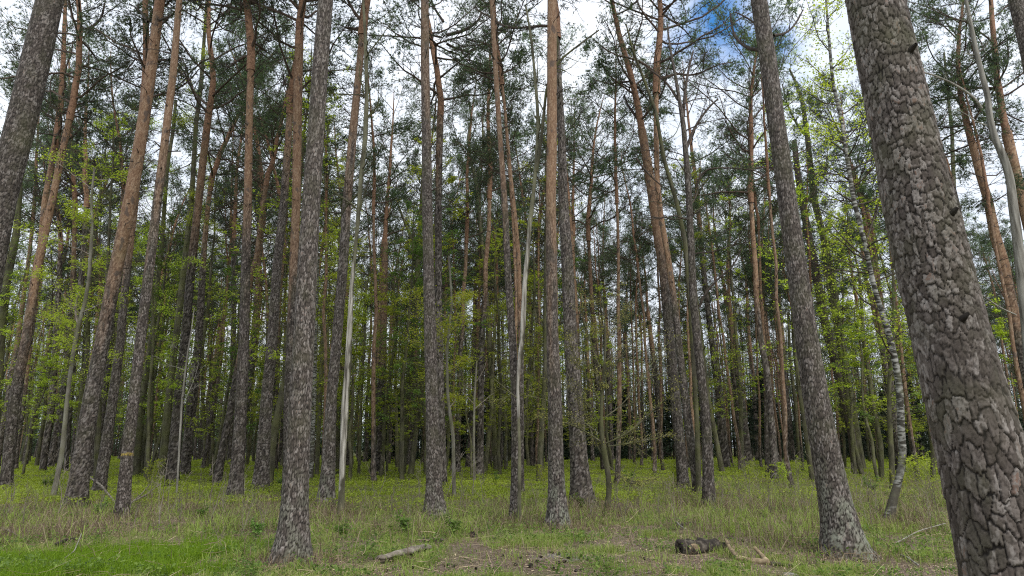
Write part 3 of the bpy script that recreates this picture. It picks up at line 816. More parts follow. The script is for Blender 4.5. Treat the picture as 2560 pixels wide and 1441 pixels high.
leafy([(792, 1180, 12), (805, 900, 11), (815, 700, 10), (818, 560, 9), (812, 420, 7), (822, 300, 6)], 'mossy slim tree between the big grey pine and the smooth grey one', 126, nbr=22, leafk='leafy')
pine([(816, 1248, 44), (822, 1150, 36), (828, 1000, 28), (842, 847, 27), (857, 673, 26), (868, 500, 24), (881, 347, 23), (898, 173, 19), (914, 0, 17)],
     'greenish grey pine behind the pale peeling snag, leaning right', 27, oy=330, oamt=0.7, lich=0.5, sid='the greenish grey pine', deadn=36)
stem_tree('dead_tree', [(852, 1283, 20), (855, 1200, 18), (863, 1000, 19), (870, 920, 18), (873, 847, 15), (880, 708, 12), (887, 639, 11), (896, 535, 11), (902, 451, 12), (913, 347, 12), (917, 243, 11), (915, 139, 9), (912, 69, 8), (908, 0, 6)],
          kind='snag', pale_y=(1235, 640), label='pale barkless snag with a dark foot beside the greenish grey pine', cat='dead tree', seed=28, sid='the pale barkless snag', nbr=9, brz=(0.55, 0.98), blen=1.6, group='dead trees',
          limbs=[([(900, 480), (870, 510), (850, 545)], 6, 2, 0.5), ([(897, 535), (915, 470), (930, 430)], 5, 2, -0.4)])
leafy([(897, 1182, 8), (903, 1000, 7), (912, 850, 6), (915, 700, 5)], 'thin green stem right of the pale barkless snag', 29, nbr=14, leafk='leafy')
pine([(946, 1177, 28), (953, 1000, 22), (958, 850, 19), (961, 700, 18), (965, 500, 15), (970, 347, 11), (971, 173, 8), (972, 90, 5)],
     'red-brown pine with an open crown, between the pale snag and a dark leaning trunk', 30, oy=850, oamt=0.7, sid='the red-brown pine', H=22, deadn=44)
leafy([(993, 1168, 10), (990, 1000, 9), (988, 850, 8), (985, 700, 6)], 'yellow-green slim stem right of the red-brown pine', 31, nbr=14, leafk='leafy')
leafy([(1005, 1178, 20), (1018, 986, 18), (1031, 847, 16), (1044, 673, 15), (1048, 600, 12), (1053, 500, 9), (1060, 400, 6)],
      'dark trunk leaning right, forked above, left of the tall straight grey pine', 32, nbr=8, sid='the dark forked trunk',
      limbs=[([(1045, 640), (1022, 580), (1003, 535), (990, 495)], 9, 4, 0.5)])
pine([(1088, 1295, 54), (1085, 1220, 42), (1082, 1134, 36), (1080, 1000, 34), (1076, 847, 33), (1071, 673, 29), (1068, 500, 28), (1066, 347, 26), (1063, 173, 24), (1062, 0, 21)],
     'tall straight grey pine left of the centre with pale flaky bark', 33, oy=180, oamt=0.45, lich=0.25, sid='the tall straight grey pine', deadn=26)
pine([(1106, 1203, 24), (1101, 1000, 22), (1096, 750, 20), (1096, 500, 18), (1099, 347, 19), (1105, 173, 17), (1112, 104, 14), (1118, 0, 12)],
     'dark brown pine close behind the tall straight grey one, with gnarled top limbs', 34, oy=330, deadn=40,
     limbs=[([(1110, 90), (1160, 78), (1195, 55), (1205, 30)], 9, 5, 0.5), ([(1113, 108), (1140, 122), (1175, 132), (1190, 115)], 7, 4, 0.6), ([(1108, 95), (1075, 88), (1050, 60)], 6, 3, 0.5), ([(1112, 60), (1085, 20), (1078, 0)], 7, 4, 0.3)])
leafy([(1135, 1228, 10), (1133, 1090, 10), (1120, 1000, 8), (1117, 880, 7), (1130, 760, 6), (1122, 640, 5)], 'crooked slim grey stem right of the tall straight grey pine', 35, matk='smooth', nbr=10, leafk='leafy')
pine([(1183, 1150, 12), (1185, 951, 12), (1187, 812, 11), (1188, 700, 11), (1190, 560, 10), (1192, 450, 9)], 'thin dark red pine midway between the tall straight grey pine and the orange-topped snag', 36, oy=800, oamt=0.7)
leafy([(1186, 1195, 7), (1184, 1100, 7), (1186, 1000, 6), (1192, 900, 4)], 'knee-thin pale stem left of the lyre-forked tree', 37, matk='smooth', nbr=4)
leafy([(1240, 1172, 14), (1229, 951, 14), (1221, 812, 14), (1212, 700, 13), (1207, 639, 12), (1197, 535, 11), (1188, 444, 10), (1175, 400, 8), (1170, 340, 7), (1178, 300, 6), (1172, 250, 4)],
      'bare tree whose top forks like a lyre, left of the centre snag', 38, nbr=6, sid='the lyre-forked tree', limbs=[([(1188, 446), (1203, 410), (1208, 360), (1206, 300), (1212, 250)], 8, 3, 0.4)])
stem_tree('birch_tree', [(1266, 1162, 8), (1262, 1000, 7), (1258, 850, 6), (1256, 720, 5)], kind='birch', label='thin white birch stem far behind, just left of the splintered snag', cat='birch tree', seed=39, nbr=8, leafk='leafy', group=BG)
pine([(1285, 1318, 22), (1289, 1150, 24), (1289, 1000, 24), (1281, 847, 21), (1270, 690, 19), (1261, 500, 17), (1250, 347, 15), (1239, 173, 14), (1229, 0, 12)],
     'slim grey pine with a mossy foot, left neighbour of the splintered snag', 40, oy=300, oamt=0.8, D=13.6, sid='the slim mossy-footed pine', deadn=20)
stem_tree('dead_tree', [(1298, 1322, 10), (1299, 1150, 9), (1297, 1040, 8), (1294, 980, 9), (1297, 920, 11), (1306, 848, 13), (1310, 763, 14), (1313, 695, 13), (1318, 650, 12), (1323, 570, 11), (1332, 500, 12), (1337, 450, 11), (1342, 382, 10), (1346, 320, 9), (1343, 260, 8), (1339, 208, 8), (1329, 104, 7), (1315, 17, 5)],
          kind='snag', pale_y=(1050, 560), label='splintered pale snag winding up against the slim mossy-footed pine', cat='dead tree', seed=41, D=13.3, sid='the splintered snag', nbr=5, brz=(0.7, 0.98), blen=1.2, group='dead trees',
          limbs=[([(1340, 440), (1352, 360), (1361, 270), (1367, 215), (1388, 160), (1440, 118), (1505, 70)], 9, 4, -0.6), ([(1392, 152), (1395, 110), (1388, 60)], 6, 3, -0.2), ([(1297, 1000), (1250, 960), (1225, 940)], 3, 1.5, -0.3)])
pine([(1303, 1223, 16), (1303, 1050, 15), (1303, 900, 14), (1299, 750, 14), (1296, 640, 13), (1287, 535, 12), (1277, 451, 12), (1268, 347, 10), (1260, 250, 8), (1253, 190, 5)],
     'narrow orange pine rising just behind the splintered snag', 42, oy=760)
pine([(1330, 1160, 10), (1326, 850, 9), (1323, 700, 9), (1320, 500, 8)], 'first thin red pine left of the flaky orange centre pine', 43, oy=850)
pine([(1340, 1160, 12), (1350, 847, 10), (1346, 700, 10), (1344, 500, 9), (1340, 400, 8)], 'thin red pine touching the left edge of the flaky orange centre pine', 44, oy=850)
pine([(1397, 1322, 62), (1393, 1250, 48), (1389, 1150, 42), (1387, 1000, 38), (1381, 847, 33), (1379, 673, 31), (1377, 500, 29), (1380, 347, 29), (1380, 173, 27), (1380, 0, 26)],
     'upright centre pine, light orange above, pale green lichen on its foot', 45, oy=560, lich=1.0, sid='the lichen-footed centre pine', cells=15, deadn=16)
pine([(1455, 1250, 62), (1447, 1150, 48), (1437, 1000, 41), (1426, 847, 36), (1419, 673, 33), (1408, 500, 27), (1404, 347, 22), (1399, 243, 19), (1392, 100, 15), (1388, 0, 13)],
     'dark deep-cracked pine just right of the lichen-footed centre pine', 46, sid='the dark deep-cracked pine', deadn=50, cells=12)
pine([(1480, 1140, 12), (1464, 812, 11), (1455, 700, 10), (1447, 570, 9), (1440, 450, 8), (1432, 300, 6)], 'leftmost thin red pine in the gap right of the dark deep-cracked pine', 47, oy=900)
pine([(1530, 1148, 12), (1516, 812, 10), (1509, 700, 10), (1494, 604, 9), (1482, 500, 9), (1470, 400, 7)], 'thin red pine rising above the budding sapling', 48, oy=850)
pine([(1580, 1140, 13), (1561, 812, 12), (1552, 700, 11), (1546, 600, 11), (1545, 500, 11), (1547, 430, 9), (1540, 340, 6)], 'straight red pine right of the budding sapling', 49, oy=850)
pine([(1652, 1147, 15), (1641, 951, 13), (1623, 812, 12), (1611, 700, 12), (1603, 639, 12), (1590, 560, 11), (1575, 500, 10), (1562, 430, 9), (1550, 380, 8), (1540, 325, 7), (1526, 285, 5)],
     'red pine bowing left, between the budding sapling and the bright orange pair', 50, oy=850, sid='the bowing red pine')
pine([(1708, 1206, 30), (1690, 1011, 27), (1672, 830, 26), (1658, 650, 28), (1650, 620, 28), (1632, 496, 26), (1618, 406, 24), (1603, 316, 22), (1587, 226, 22), (1570, 90, 19), (1558, 0, 17)],
     'left one of the bright orange pair, leaning left, with a forked stub', 51, oy=600, sid='the left orange twin', deadn=36,
     limbs=[([(1603, 310), (1585, 285), (1568, 262), (1560, 235)], 9, 4, 0.4)])
pine([(1745, 1219, 27), (1720, 1056, 22), (1700, 890, 20), (1684, 740, 17), (1668, 632, 16), (1652, 540, 15), (1643, 451, 15), (1640, 316, 14), (1642, 135, 12), (1648, 0, 10)],
     'right one of the bright orange pair, straight and slimmer, crossing behind its twin', 52, oy=600, sid='the right orange twin', deadn=36)
leafy([(1773, 1253, 34), (1766, 1056, 24), (1748, 898, 23), (1732, 740, 21), (1729, 632, 19), (1720, 451, 17), (1709, 316, 14), (1700, 260, 11), (1690, 200, 9), (1675, 120, 6), (1668, 60, 4)],
      'mossy gnarled bare tree with a reddish foot right of the orange pair', 53, matk='pine', nbr=10, brz=(0.45, 0.98), sid='the gnarled bare tree',
      limbs=[([(1746, 772), (1762, 735), (1800, 692), (1835, 665), (1858, 610)], 7, 2.5, -0.5), ([(1715, 375), (1735, 320), (1770, 270), (1798, 245)], 8, 4, 0.3), ([(1708, 300), (1712, 230), (1720, 180), (1735, 120)], 9, 4, 0.6),
             ([(1698, 255), (1670, 210), (1640, 185), (1610, 165)], 8, 3, 0.6), ([(1738, 475), (1755, 430), (1790, 418), (1890, 425), (1910, 440)], 5, 3, -0.6), ([(1660, 470), (1625, 440), (1600, 410), (1590, 395)], 3, 6, 0)])
leafy([(1747, 1219, 14), (1742, 1050, 13), (1728, 800, 12), (1712, 600, 13), (1690, 500, 12), (1660, 400, 11), (1640, 280, 9), (1610, 200, 8), (1580, 120, 6), (1565, 60, 4)],
      'slim bare tree bending left across the bright orange pair', 153, nbr=14, D=21.0)
pine([(1812, 1165, 28), (1800, 1000, 20), (1783, 881, 17), (1770, 777, 15), (1757, 660, 14), (1747, 540, 12), (1740, 420, 10), (1728, 300, 8)],
     'dark grey pine just right of the gnarled bare tree', 54, oy=380, oamt=0.5, sid='the dark grey neighbour pine')
pine([(1868, 1152, 28), (1853, 1000, 20), (1839, 881, 18), (1823, 777, 17), (1807, 700, 16), (1799, 632, 15), (1791, 496, 14), (1779, 316, 12), (1769, 248, 11), (1758, 208, 10), (1734, 185, 9), (1711, 135, 8), (1689, 90, 7), (1671, 45, 5)],
     'red pine whose crooked top sweeps far to the left', 55, oy=900, oamt=0.8, sid='the crooked red pine')
pine([(1893, 1148, 10), (1884, 951, 9), (1870, 812, 9), (1866, 700, 8), (1856, 604, 8), (1839, 535, 7), (1828, 430, 5)], 'very thin red pine right of the crooked red pine', 56, oy=900)
pine([(1983, 1148, 14), (1967, 1000, 14), (1943, 812, 14), (1925, 700, 13), (1903, 632, 12), (1874, 519, 11), (1855, 428, 10), (1837, 361, 8), (1819, 280, 6)],
     'red pine leaning left toward the sky, second left of the mottled foreground pine', 57, oy=850, sid='the left-leaning red pine')
pine([(1975, 1146, 9), (1957, 847, 10), (1943, 700, 10), (1939, 632, 9), (1923, 519, 9), (1905, 428, 8), (1898, 330, 6)], 'thin red pine touching the left side of the mottled foreground pine', 58, oy=850)
leafy([(1999, 1150, 12), (1989, 1017, 10), (1975, 900, 8), (1970, 780, 6)], 'bright yellow-green slim stem at the foot left of the mottled foreground pine', 59, nbr=8, leafk='leafy')
leafy([(2140, 1172, 22), (2129, 1086, 20), (2085, 891, 22), (2063, 812, 21), (2043, 700, 21), (2024, 600, 19), (2008, 520, 18), (1995, 440, 16), (1985, 350, 13)],
      'blackish trunk leaning left close behind the mottled foreground pine', 60, matk='limb', nbr=9)
leafy([(2152, 1166, 24), (2135, 1060, 24), (2112, 920, 23), (2095, 800, 22), (2080, 700, 21), (2058, 590, 17), (2035, 500, 17), (2019, 347, 14), (2007, 260, 11), (1990, 208, 8), (1972, 170, 5)],
      'green-brown leafy tree with a knot hole right of the mottled foreground pine', 61, nbr=22, leafk='leafy', sid='the green-brown knotted tree',
      limbs=[([(2015, 340), (1990, 310), (1965, 255), (1955, 205)], 7, 3, 0.4)])
pine([(2112, 1388, 105), (2104, 1330, 92), (2085, 1240, 80), (2062, 1120, 72), (2040, 1000, 66), (2016, 847, 58), (1996, 700, 53), (1976, 560, 50), (1960, 440, 47), (1940, 300, 45), (1920, 150, 44), (1897, 0, 42)],
     'mottled foreground pine with green lichen low down, standing right of the fallen log', 62, lich=1.0, sid='the mottled foreground pine', cells=20, deadn=3,
     limbs=[([(1922, 122), (1890, 126), (1862, 118), (1838, 95), (1828, 60), (1826, 30)], 11, 4, 0.6), ([(1925, 75), (1890, 60), (1860, 40), (1835, 30)], 7, 3, 0.8), ([(1930, 90), (1965, 85), (1990, 60), (2010, 20)], 8, 3, 0.5)])
pine([(2240, 1152, 16), (2210, 900, 14), (2182, 760, 13), (2165, 700, 13), (2147, 621, 13), (2130, 569, 13), (2109, 486, 13), (2085, 364, 12), (2068, 295, 11), (2047, 191, 10), (2033, 87, 8)],
     'ochre slim pine leaning left in the leafy gap beside the birch', 63, oy=850, oamt=0.8)
stem_tree('birch_tree', [(2222, 1304, 27), (2232, 1250, 21), (2249, 1195, 18), (2258, 1140, 18), (2253, 1080, 18), (2250, 1000, 18), (2246, 950, 16), (2238, 905, 17), (2228, 860, 16), (2212, 800, 14), (2194, 750, 12), (2180, 697, 13), (2165, 624, 12), (2150, 560, 12), (2134, 500, 11), (2113, 364, 10), (2099, 277, 9), (2082, 208, 8), (2073, 104, 7), (2065, 0, 5)],
          kind='birch', label='white birch with a kinked dark foot, left of the huge foreground pine', cat='birch tree', seed=64, sid='the kinked birch', nbr=44, brz=(0.28, 1.0), blen=1.7, leafk='leafy', group=BG, ldens=9,
          limbs=[([(2256, 1165), (2280, 1150), (2305, 1144)], 3, 1.5, -0.3), ([(2160, 620), (2200, 500), (2215, 420)], 5, 2, 0.5)])
pine([(2512, 1182, 30), (2470, 950, 26), (2432, 743, 24), (2415, 639, 22), (2390, 515, 20), (2366, 416, 18), (2349, 330, 17), (2331, 250, 16), (2317, 156, 15), (2300, 0, 13)],
     'brown pine right behind the huge foreground pine, orange near its top', 65, oy=380, sid='the brown pine behind the giant')
pine([(2612, 1190, 34), (2575, 1000, 28), (2546, 847, 27), (2525, 743, 27), (2508, 656, 27), (2487, 587, 25), (2470, 500, 22), (2449, 434, 20), (2432, 364, 19), (2415, 312, 18), (2400, 260, 17), (2376, 173, 15), (2352, 69, 14), (2335, 0, 13)],
     'bright orange-brown pine leaning left at the right edge behind the white dead tree', 66, oy=760, sid='the right-edge orange pine', deadn=50)
pine([(2700, 1200, 36), (2620, 800, 30), (2575, 580, 26), (2540, 434, 25), (2512, 312, 24), (2490, 215, 22), (2460, 100, 20), (2430, 0, 18)],
     'orange pine rightmost in the upper right corner beside the white dead tree', 67, oy=640, D=28, deadn=50)
stem_tree('dead_tree', [(2600, 1240, 30), (2570, 850, 26), (2552, 673, 24), (2540, 569, 23), (2531, 500, 22), (2526, 451, 20), (2512, 399, 19), (2487, 347, 17), (2474, 295, 15), (2470, 243, 14), (2456, 191, 13), (2439, 121, 11), (2428, 69, 10), (2415, 0, 8)],
          kind='dead', label='white barkless dead tree winding down the upper right edge', cat='dead tree', seed=68, D=17, nbr=5, brz=(0.7, 1.0), blen=1.3, group='dead trees',
          limbs=[([(2456, 275), (2440, 248), (2405, 222), (2360, 198), (2310, 180), (2285, 186)], 7, 3, -0.5), ([(2545, 790), (2500, 770), (2465, 745), (2440, 728)], 4, 2, -0.5)])
pine([(2790, 1290, 60), (2700, 800, 50), (2620, 400, 42), (2570, 120, 38), (2540, 0, 36)], 'grey trunk cutting the top right corner of the picture', 69, D=14, deadn=6)
leafy([(2400, 1165, 14), (2390, 700, 12), (2384, 450, 11), (2380, 330, 9), (2368, 220, 7), (2360, 130, 5)], 'thin mossy stem between the huge foreground pine and the right edge', 70, nbr=14, leafk='leafg')
giant = pine([(2600, 1790, 236), (2565, 1600, 226), (2521, 1441, 216), (2495, 1300, 211), (2469, 1200, 206), (2438, 1067, 198), (2416, 1000, 190), (2367, 800, 176), (2320, 610, 171), (2294, 500, 164), (2262, 350, 150), (2238, 240, 145), (2212, 120, 140), (2187, 0, 135)],
     'huge foreground pine on the right with deep plated bark', 71, D=4.5, fine=True, cells=14, sid='the huge foreground pine', deadn=0)

def stub(root, D, px, py, w, ln, out_r):
    p, t = at(px, py, D); c = np.array([p[0], p[1] - out_r, p[2]]) - np.array(root.location)
    r = 0.5 * w * t / F; mb = MB()
    P = np.stack([c + np.array([0, 0.05, 0]), c, c + np.array([0.01, -ln * 0.5, 0.015]), c + np.array([0.02, -ln, 0.03])])
    V, Q = tubes(P[None], np.array([[r * 1.6, r * 1.25, r * 0.9, r * 0.55]]), 14)
    V += RNG.normal(0, r * 0.10, V.shape); mb.add(V, Q, plate=0.15, cell=0.2)
    obj('branch_stub', mb.mesh('branch_stub', M['pine']), root)
stub(giant, 4.5, 2236, 168, 15, 0.07, 0.185)
stub(giant, 4.5, 2330, 560, 12, 0.03, 0.225)
stub(giant, 4.5, 2352, 812, 13, 0.03, 0.235)

# ------------------------------------------------------------------ naming neighbours
HERO.sort()
ORD = ['first', 'second', 'third', 'fourth', 'fifth', 'sixth', 'seventh', 'eighth', 'ninth', 'tenth', 'eleventh', 'twelfth', 'thirteenth', 'fourteenth', 'fifteenth', 'sixteenth', 'seventeenth', 'eighteenth', 'nineteenth', 'twentieth',
       'twenty-first', 'twenty-second', 'twenty-third', 'twenty-fourth', 'twenty-fifth', 'twenty-sixth', 'twenty-seventh', 'twenty-eighth']
def px_of(x, y):
    return 1280 + F * x / (y * math.cos(PITCH) - EYE * math.sin(PITCH))
def name_all(items, words_):
    """items: (root, x, y). Each label counts along from the nearest described trunk to its left."""
    rows = {}
    for r, x, y in items:
        p = px_of(x, y); sid = HERO[0][2]
        for hx, hd, s in HERO:
            if hx <= p: sid = s
        rows.setdefault(sid, []).append((p, r))
    for sid, lst in rows.items():
        for n, (p, r) in enumerate(sorted(lst, key=lambda q: q[0])):
            r['label'] = f"{ORD[min(n, len(ORD) - 1)]} {words_} counted rightward from {sid}"

def copy_tree(root, loc, rz, s=1.0, tilt=(0, 0)):
    r = root.copy(); COL.objects.link(r); r.location = loc; r.rotation_euler = (tilt[0], tilt[1], rz); r.scale = (s, s, s)
    for ch in list(root.children):
        c = ch.copy(); COL.objects.link(c); c.parent = r
    return r

TAKEN = []
for o in list(COL.objects):
    if o.parent is None and o.get('category'): TAKEN.append((o.location.x, o.location.y))
def free(x, y, dmin):
    for a, b in TAKEN:
        if (a - x) ** 2 + (b - y) ** 2 < dmin * dmin: return False
    return True

# ------------------------------------------------------------------ the rest of the pine stand
def stand_pine(seed, slim):
    rng = np.random.default_rng(seed)
    H = rng.uniform(19.5, 22.5) if slim else rng.uniform(22, 25.5)
    r0 = rng.uniform(0.075, 0.11) if slim else rng.uniform(0.14, 0.19)
    cb = H * rng.uniform(0.50, 0.62)
    n = 9; z = np.linspace(-0.12, cb, n)
    bend = np.cumsum(rng.normal(0, 0.055, (n, 2)), 0) + np.outer(z, rng.normal(0, 0.012, 2)); bend -= bend[0]
    P = np.stack([bend[:, 0], bend[:, 1], z], 1)
    rt = 0.058 if slim else 0.105
    R = np.interp(z, [0, 1.5, cb], [r0 * 1.15, r0, rt])
    root = empty('pine_tree', (0, 0, 0), 'pine', 'pine tree', PG)
    me, PP, RR = trunk_mesh('stand_pine_trunk', P, R, M['pine'], 20, 0.07, 'pine', cb * rng.uniform(0.40, 0.85) if not slim else cb * rng.uniform(0.2, 0.6), seed, max(8, int(6.28 * r0 / 0.07)), 0.11, 0.010, 0, oamt=rng.uniform(0.7, 1), flare=0.3)
    obj('trunk', me, root)
    lm, nm = (SLIM if slim else CROWNS)[seed % (5 if slim else 8)]
    q = Vector((0, 0, 1)).rotation_difference(Vector(PP[-1] - PP[-5])); s = (H - cb) / 8.0
    for nme, m2 in (('branch_sprays', lm), ('crown', nm)):
        o = obj(nme, m2, root, tuple(PP[-1])); o.rotation_mode = 'QUATERNION'; o.rotation_quaternion = q; o.scale = (s * 0.95, s * 0.95, s)
    obj('dead_twig_sprays', dead_branches(PP, RR, cb * 0.35, cb, 30, seed + 5, 1.7), root)
    return root

rng = np.random.default_rng(77)
protos = [stand_pine(300 + i, False) for i in range(8)] + [stand_pine(320 + i, True) for i in range(7)]
stand = []; used = set(); tries = 0
NF = 232
while len(stand) < NF and tries < 60000:
    tries += 1
    y = math.sqrt(rng.uniform(25 ** 2, 80 ** 2)); x = rng.uniform(-0.84, 0.84) * y
    if not free(x, y, 1.5 + 0.012 * y): continue
    u = x / y
    slim = rng.random() < (0.45 if u < 0.02 else 0.72)
    k = int(rng.integers(0, 8)) if not slim else 8 + int(rng.integers(0, 7))
    s = rng.uniform(0.88, 1.14) * (0.95 if u > 0.1 else 1.0)
    if k not in used:
        used.add(k); r = protos[k]; r.location = (x, y, 0); r.rotation_euler = (0, 0, rng.uniform(0, 6.28)); r.scale = (s, s, s)
    else:
        r = copy_tree(protos[k], (x, y, 0), rng.uniform(0, 6.28), s, (rng.normal(0, 0.018), rng.normal(0, 0.018)))
    TAKEN.append((x, y)); stand.append((r, x, y, slim, k))
def drop(r):
    for ch in list(r.children): bpy.data.objects.remove(ch)
    bpy.data.objects.remove(r)
for i_, r_ in enumerate(protos):
    if i_ not in used: drop(r_)
name_all([(r, x, y) for r, x, y, sl, k in stand if sl], 'slender background pine')
name_all([(r, x, y) for r, x, y, sl, k in stand if not sl], 'stout background pine')

# ------------------------------------------------------------------ young broadleaved trees in fresh leaf
def young_tree(seed, H, leafk, bare=False):
    rng = np.random.default_rng(seed)
    root = empty('broadleaf_tree', (0, 0, 0), 'tree', 'tree', BG)
    n = 10; z = np.linspace(-0.1, H * 0.93, n)
    bend = np.cumsum(rng.normal(0, 0.10, (n, 2)), 0); bend -= bend[0]
    P = np.stack([bend[:, 0], bend[:, 1], z], 1); r0 = 0.0062 * H + 0.012
    R = r0 * (1 - np.linspace(0, 1, n)) ** 0.75 + 0.010
    me, PP, RR = trunk_mesh('young_trunk', P, R, M['mossy'], 10, 0.12, 'leafy', 99, seed, flare=0.15)
    obj('trunk', me, root)
    mb = MB(); nb = int(H * 3.4)
    t = rng.uniform(0.16, 0.97, nb) ** 0.9; k = (t * (len(PP) - 2)).astype(int)
    az = np.arange(nb) * 2.4 + rng.uniform(-.5, .5, nb); el = np.radians(rng.uniform(0, 35, nb) + 30 * t)
    d = np.stack([np.cos(az) * np.cos(el), np.sin(az) * np.cos(el), np.sin(el)], 1)
    ln = H * 0.19 * (1.15 - 0.75 * t) * rng.uniform(0.5, 1.2, nb)
    P1 = paths(PP[k], d, ln, 8, -0.05, 0.13, rng); R1 = np.minimum(RR[k] * 0.45, 0.02)[:, None] * np.linspace(1, 0.25, 8)
    V, Q = tubes(P1, np.maximum(R1, 0.004), 4); mb.add(V, Q)
    P2, R2 = sprout(P1, R1, 6, 0.2, 1.0, (25, 60), (0.3, 0.6), 6, -0.1, 0.14, 0.6, 0.55, rng)
    V, Q = tubes(P2, np.maximum(R2, 0.003), 3); mb.add(V, Q)
    P3, R3 = sprout(P2, R2, 4, 0.2, 1.0, (25, 60), (0.35, 0.6), 5, -0.1, 0.14, 0.7, 0.6, rng)
    V, Q = tubes(P3, np.maximum(R3, 0.0025), 3); mb.add(V, Q)
    obj('branch_sprays', mb.mesh('young_branchwork', M['mossy']), root)
    lm = MB()
    for PL, dn in ((P2, 4), (P3, 6)):
        B, m, _ = PL.shape
        cl = vnoise(PL[:, -1, 0] * 0.8 + 9, PL[:, -1, 2] * 0.9 + PL[:, -1, 1] * 0.5, None, seed)
        PLk = PL[cl > 0.32]; B = len(PLk)
        idx = np.repeat(np.arange(B), dn if not bare else 2); tt = rng.uniform(0.1, 1, len(idx)) * (m - 1); kk = np.minimum(tt.astype(int), m - 2); f = (tt - kk)[:, None]
        C = PLk[idx, kk] * (1 - f) + PLk[idx, kk + 1] * f + rng.normal(0, 1, (len(idx), 3)) * np.array([0.06, 0.06, 0.02])
        V, Q = leaves(C, (0.05 + 0.05 * rng.random(len(C))) if not bare else 0.04, 0.45, rng)
        lm.add(V, Q, rnd=np.repeat(np.clip(rng.random(B)[idx] * 0.7 + rng.random(len(idx)) * 0.3, 0, 1), 4))
    obj('crown', lm.mesh('young_leaves', M[leafk], False), root)
    return root

yk = [(15, 'leafy'), (12, 'leafy'), (18, 'leafy'), (9, 'leafy'), (13, 'leafg'), (7, 'leafy'), (17, 'leafy'), (10, 'bud')]
yp = [young_tree(400 + i, h, lk, lk == 'bud') for i, (h, lk) in enumerate(yk)]
young = []; used = set(); rng = np.random.default_rng(5)
zones = [(-0.80, -0.42, 34, 26, 66), (-0.42, -0.10, 44, 25, 66), (-0.12, 0.08, 28, 28, 70), (0.08, 0.40, 13, 34, 75), (0.42, 0.64, 20, 24, 60), (0.64, 0.84, 9, 26, 60)]
for u0, u1, cnt, d0, d1 in zones:
    c = 0; tr = 0
    while c < cnt and tr < 3000:
        tr += 1
        y = rng.uniform(d0, d1); x = rng.uniform(u0, u1) * y
        if not free(x, y, 0.8): continue
        if 0.08 < u0 < 0.4: k = [7, 5, 7, 3, 4][c % 5]
        else: k = int(rng.integers(0, 7))
        s = rng.uniform(0.8, 1.15)
        if k not in used:
            used.add(k); r = yp[k]; r.location = (x, y, 0); r.scale = (s, s, s); r.rotation_euler = (0, 0, rng.uniform(0, 6))
        else: r = copy_tree(yp[k], (x, y, 0), rng.uniform(0, 6.28), s, (rng.normal(0, 0.05), rng.normal(0, 0.05)))
        TAKEN.append((x, y)); young.append((r, x, y)); c += 1
for i_, r_ in enumerate(yp):
    if i_ not in used: drop(r_)
name_all(young, 'slim green-leaved young tree')

# ------------------------------------------------------------------ dark young spruces closing the view
def spruce(seed, H):
    rng = np.random.default_rng(seed)
    root = empty('spruce_tree', (0, 0, 0), 'spruce', 'spruce tree', 'young spruces far behind the pines')
    P = np.stack([np.zeros(6), np.zeros(6), np.linspace(-0.1, H, 6)], 1); R = 0.012 * H * (1 - np.linspace(0, 1, 6)) + 0.01
    V, Q = tubes(P[None], R[None], 7); mb = MB(); mb.add(V, Q); obj('trunk', mb.mesh('spruce_trunk', M['limb']), root)
    nb = int(H * 16); t = rng.uniform(0.04, 0.98, nb); az = rng.uniform(0, 6.28, nb)
    d = np.stack([np.cos(az), np.sin(az), -0.15 + 0.5 * t], 1)
    P1 = paths(np.stack([0 * t, 0 * t, t * H], 1), d, H * 0.24 * (1.05 - t) * rng.uniform(0.7, 1.15, nb) + 0.1, 7, -0.1, 0.06, rng)
    P2, R2 = sprout(P1, np.full((nb, 7), 0.01), 5, 0.15, 1, (35, 60), (0.25, 0.5), 4, -0.15, 0.08, 0.7, 0.6, rng)
    C = np.concatenate([P1[:, 1:].reshape(-1, 3), P2.reshape(-1, 3)])
    ax = np.concatenate([np.diff(P1, axis=1).reshape(-1, 3), np.gradient(P2, axis=1).reshape(-1, 3)])
    V, T = blades(C, ax, 5, 0.22, 0.06, 0.6, rng); nm = MB(); nm.add(V, None, T, rnd=np.repeat(rng.random(len(C)), 15))
    obj('crown', nm.mesh('spruce_boughs', M['spruce'], False), root)
    return root
sp = [spruce(500 + i, h) for i, h in enumerate((8.5, 6.5, 9.5))]
spr = []; rng = np.random.default_rng(8)
for i in range(52):
    y = rng.uniform(60, 90); u = rng.uniform(-0.22, 0.62) if i % 4 else rng.uniform(-0.8, 0.8); x = u * y; s = rng.uniform(0.7, 1.2)
    if i < 3: r = sp[i]; r.location = (x, y, 0); r.scale = (s, s, s)
    else: r = copy_tree(sp[i % 3], (x, y, 0), rng.uniform(0, 6.28), s)
    spr.append((r, x, y))
name_all(spr, 'dark young spruce')

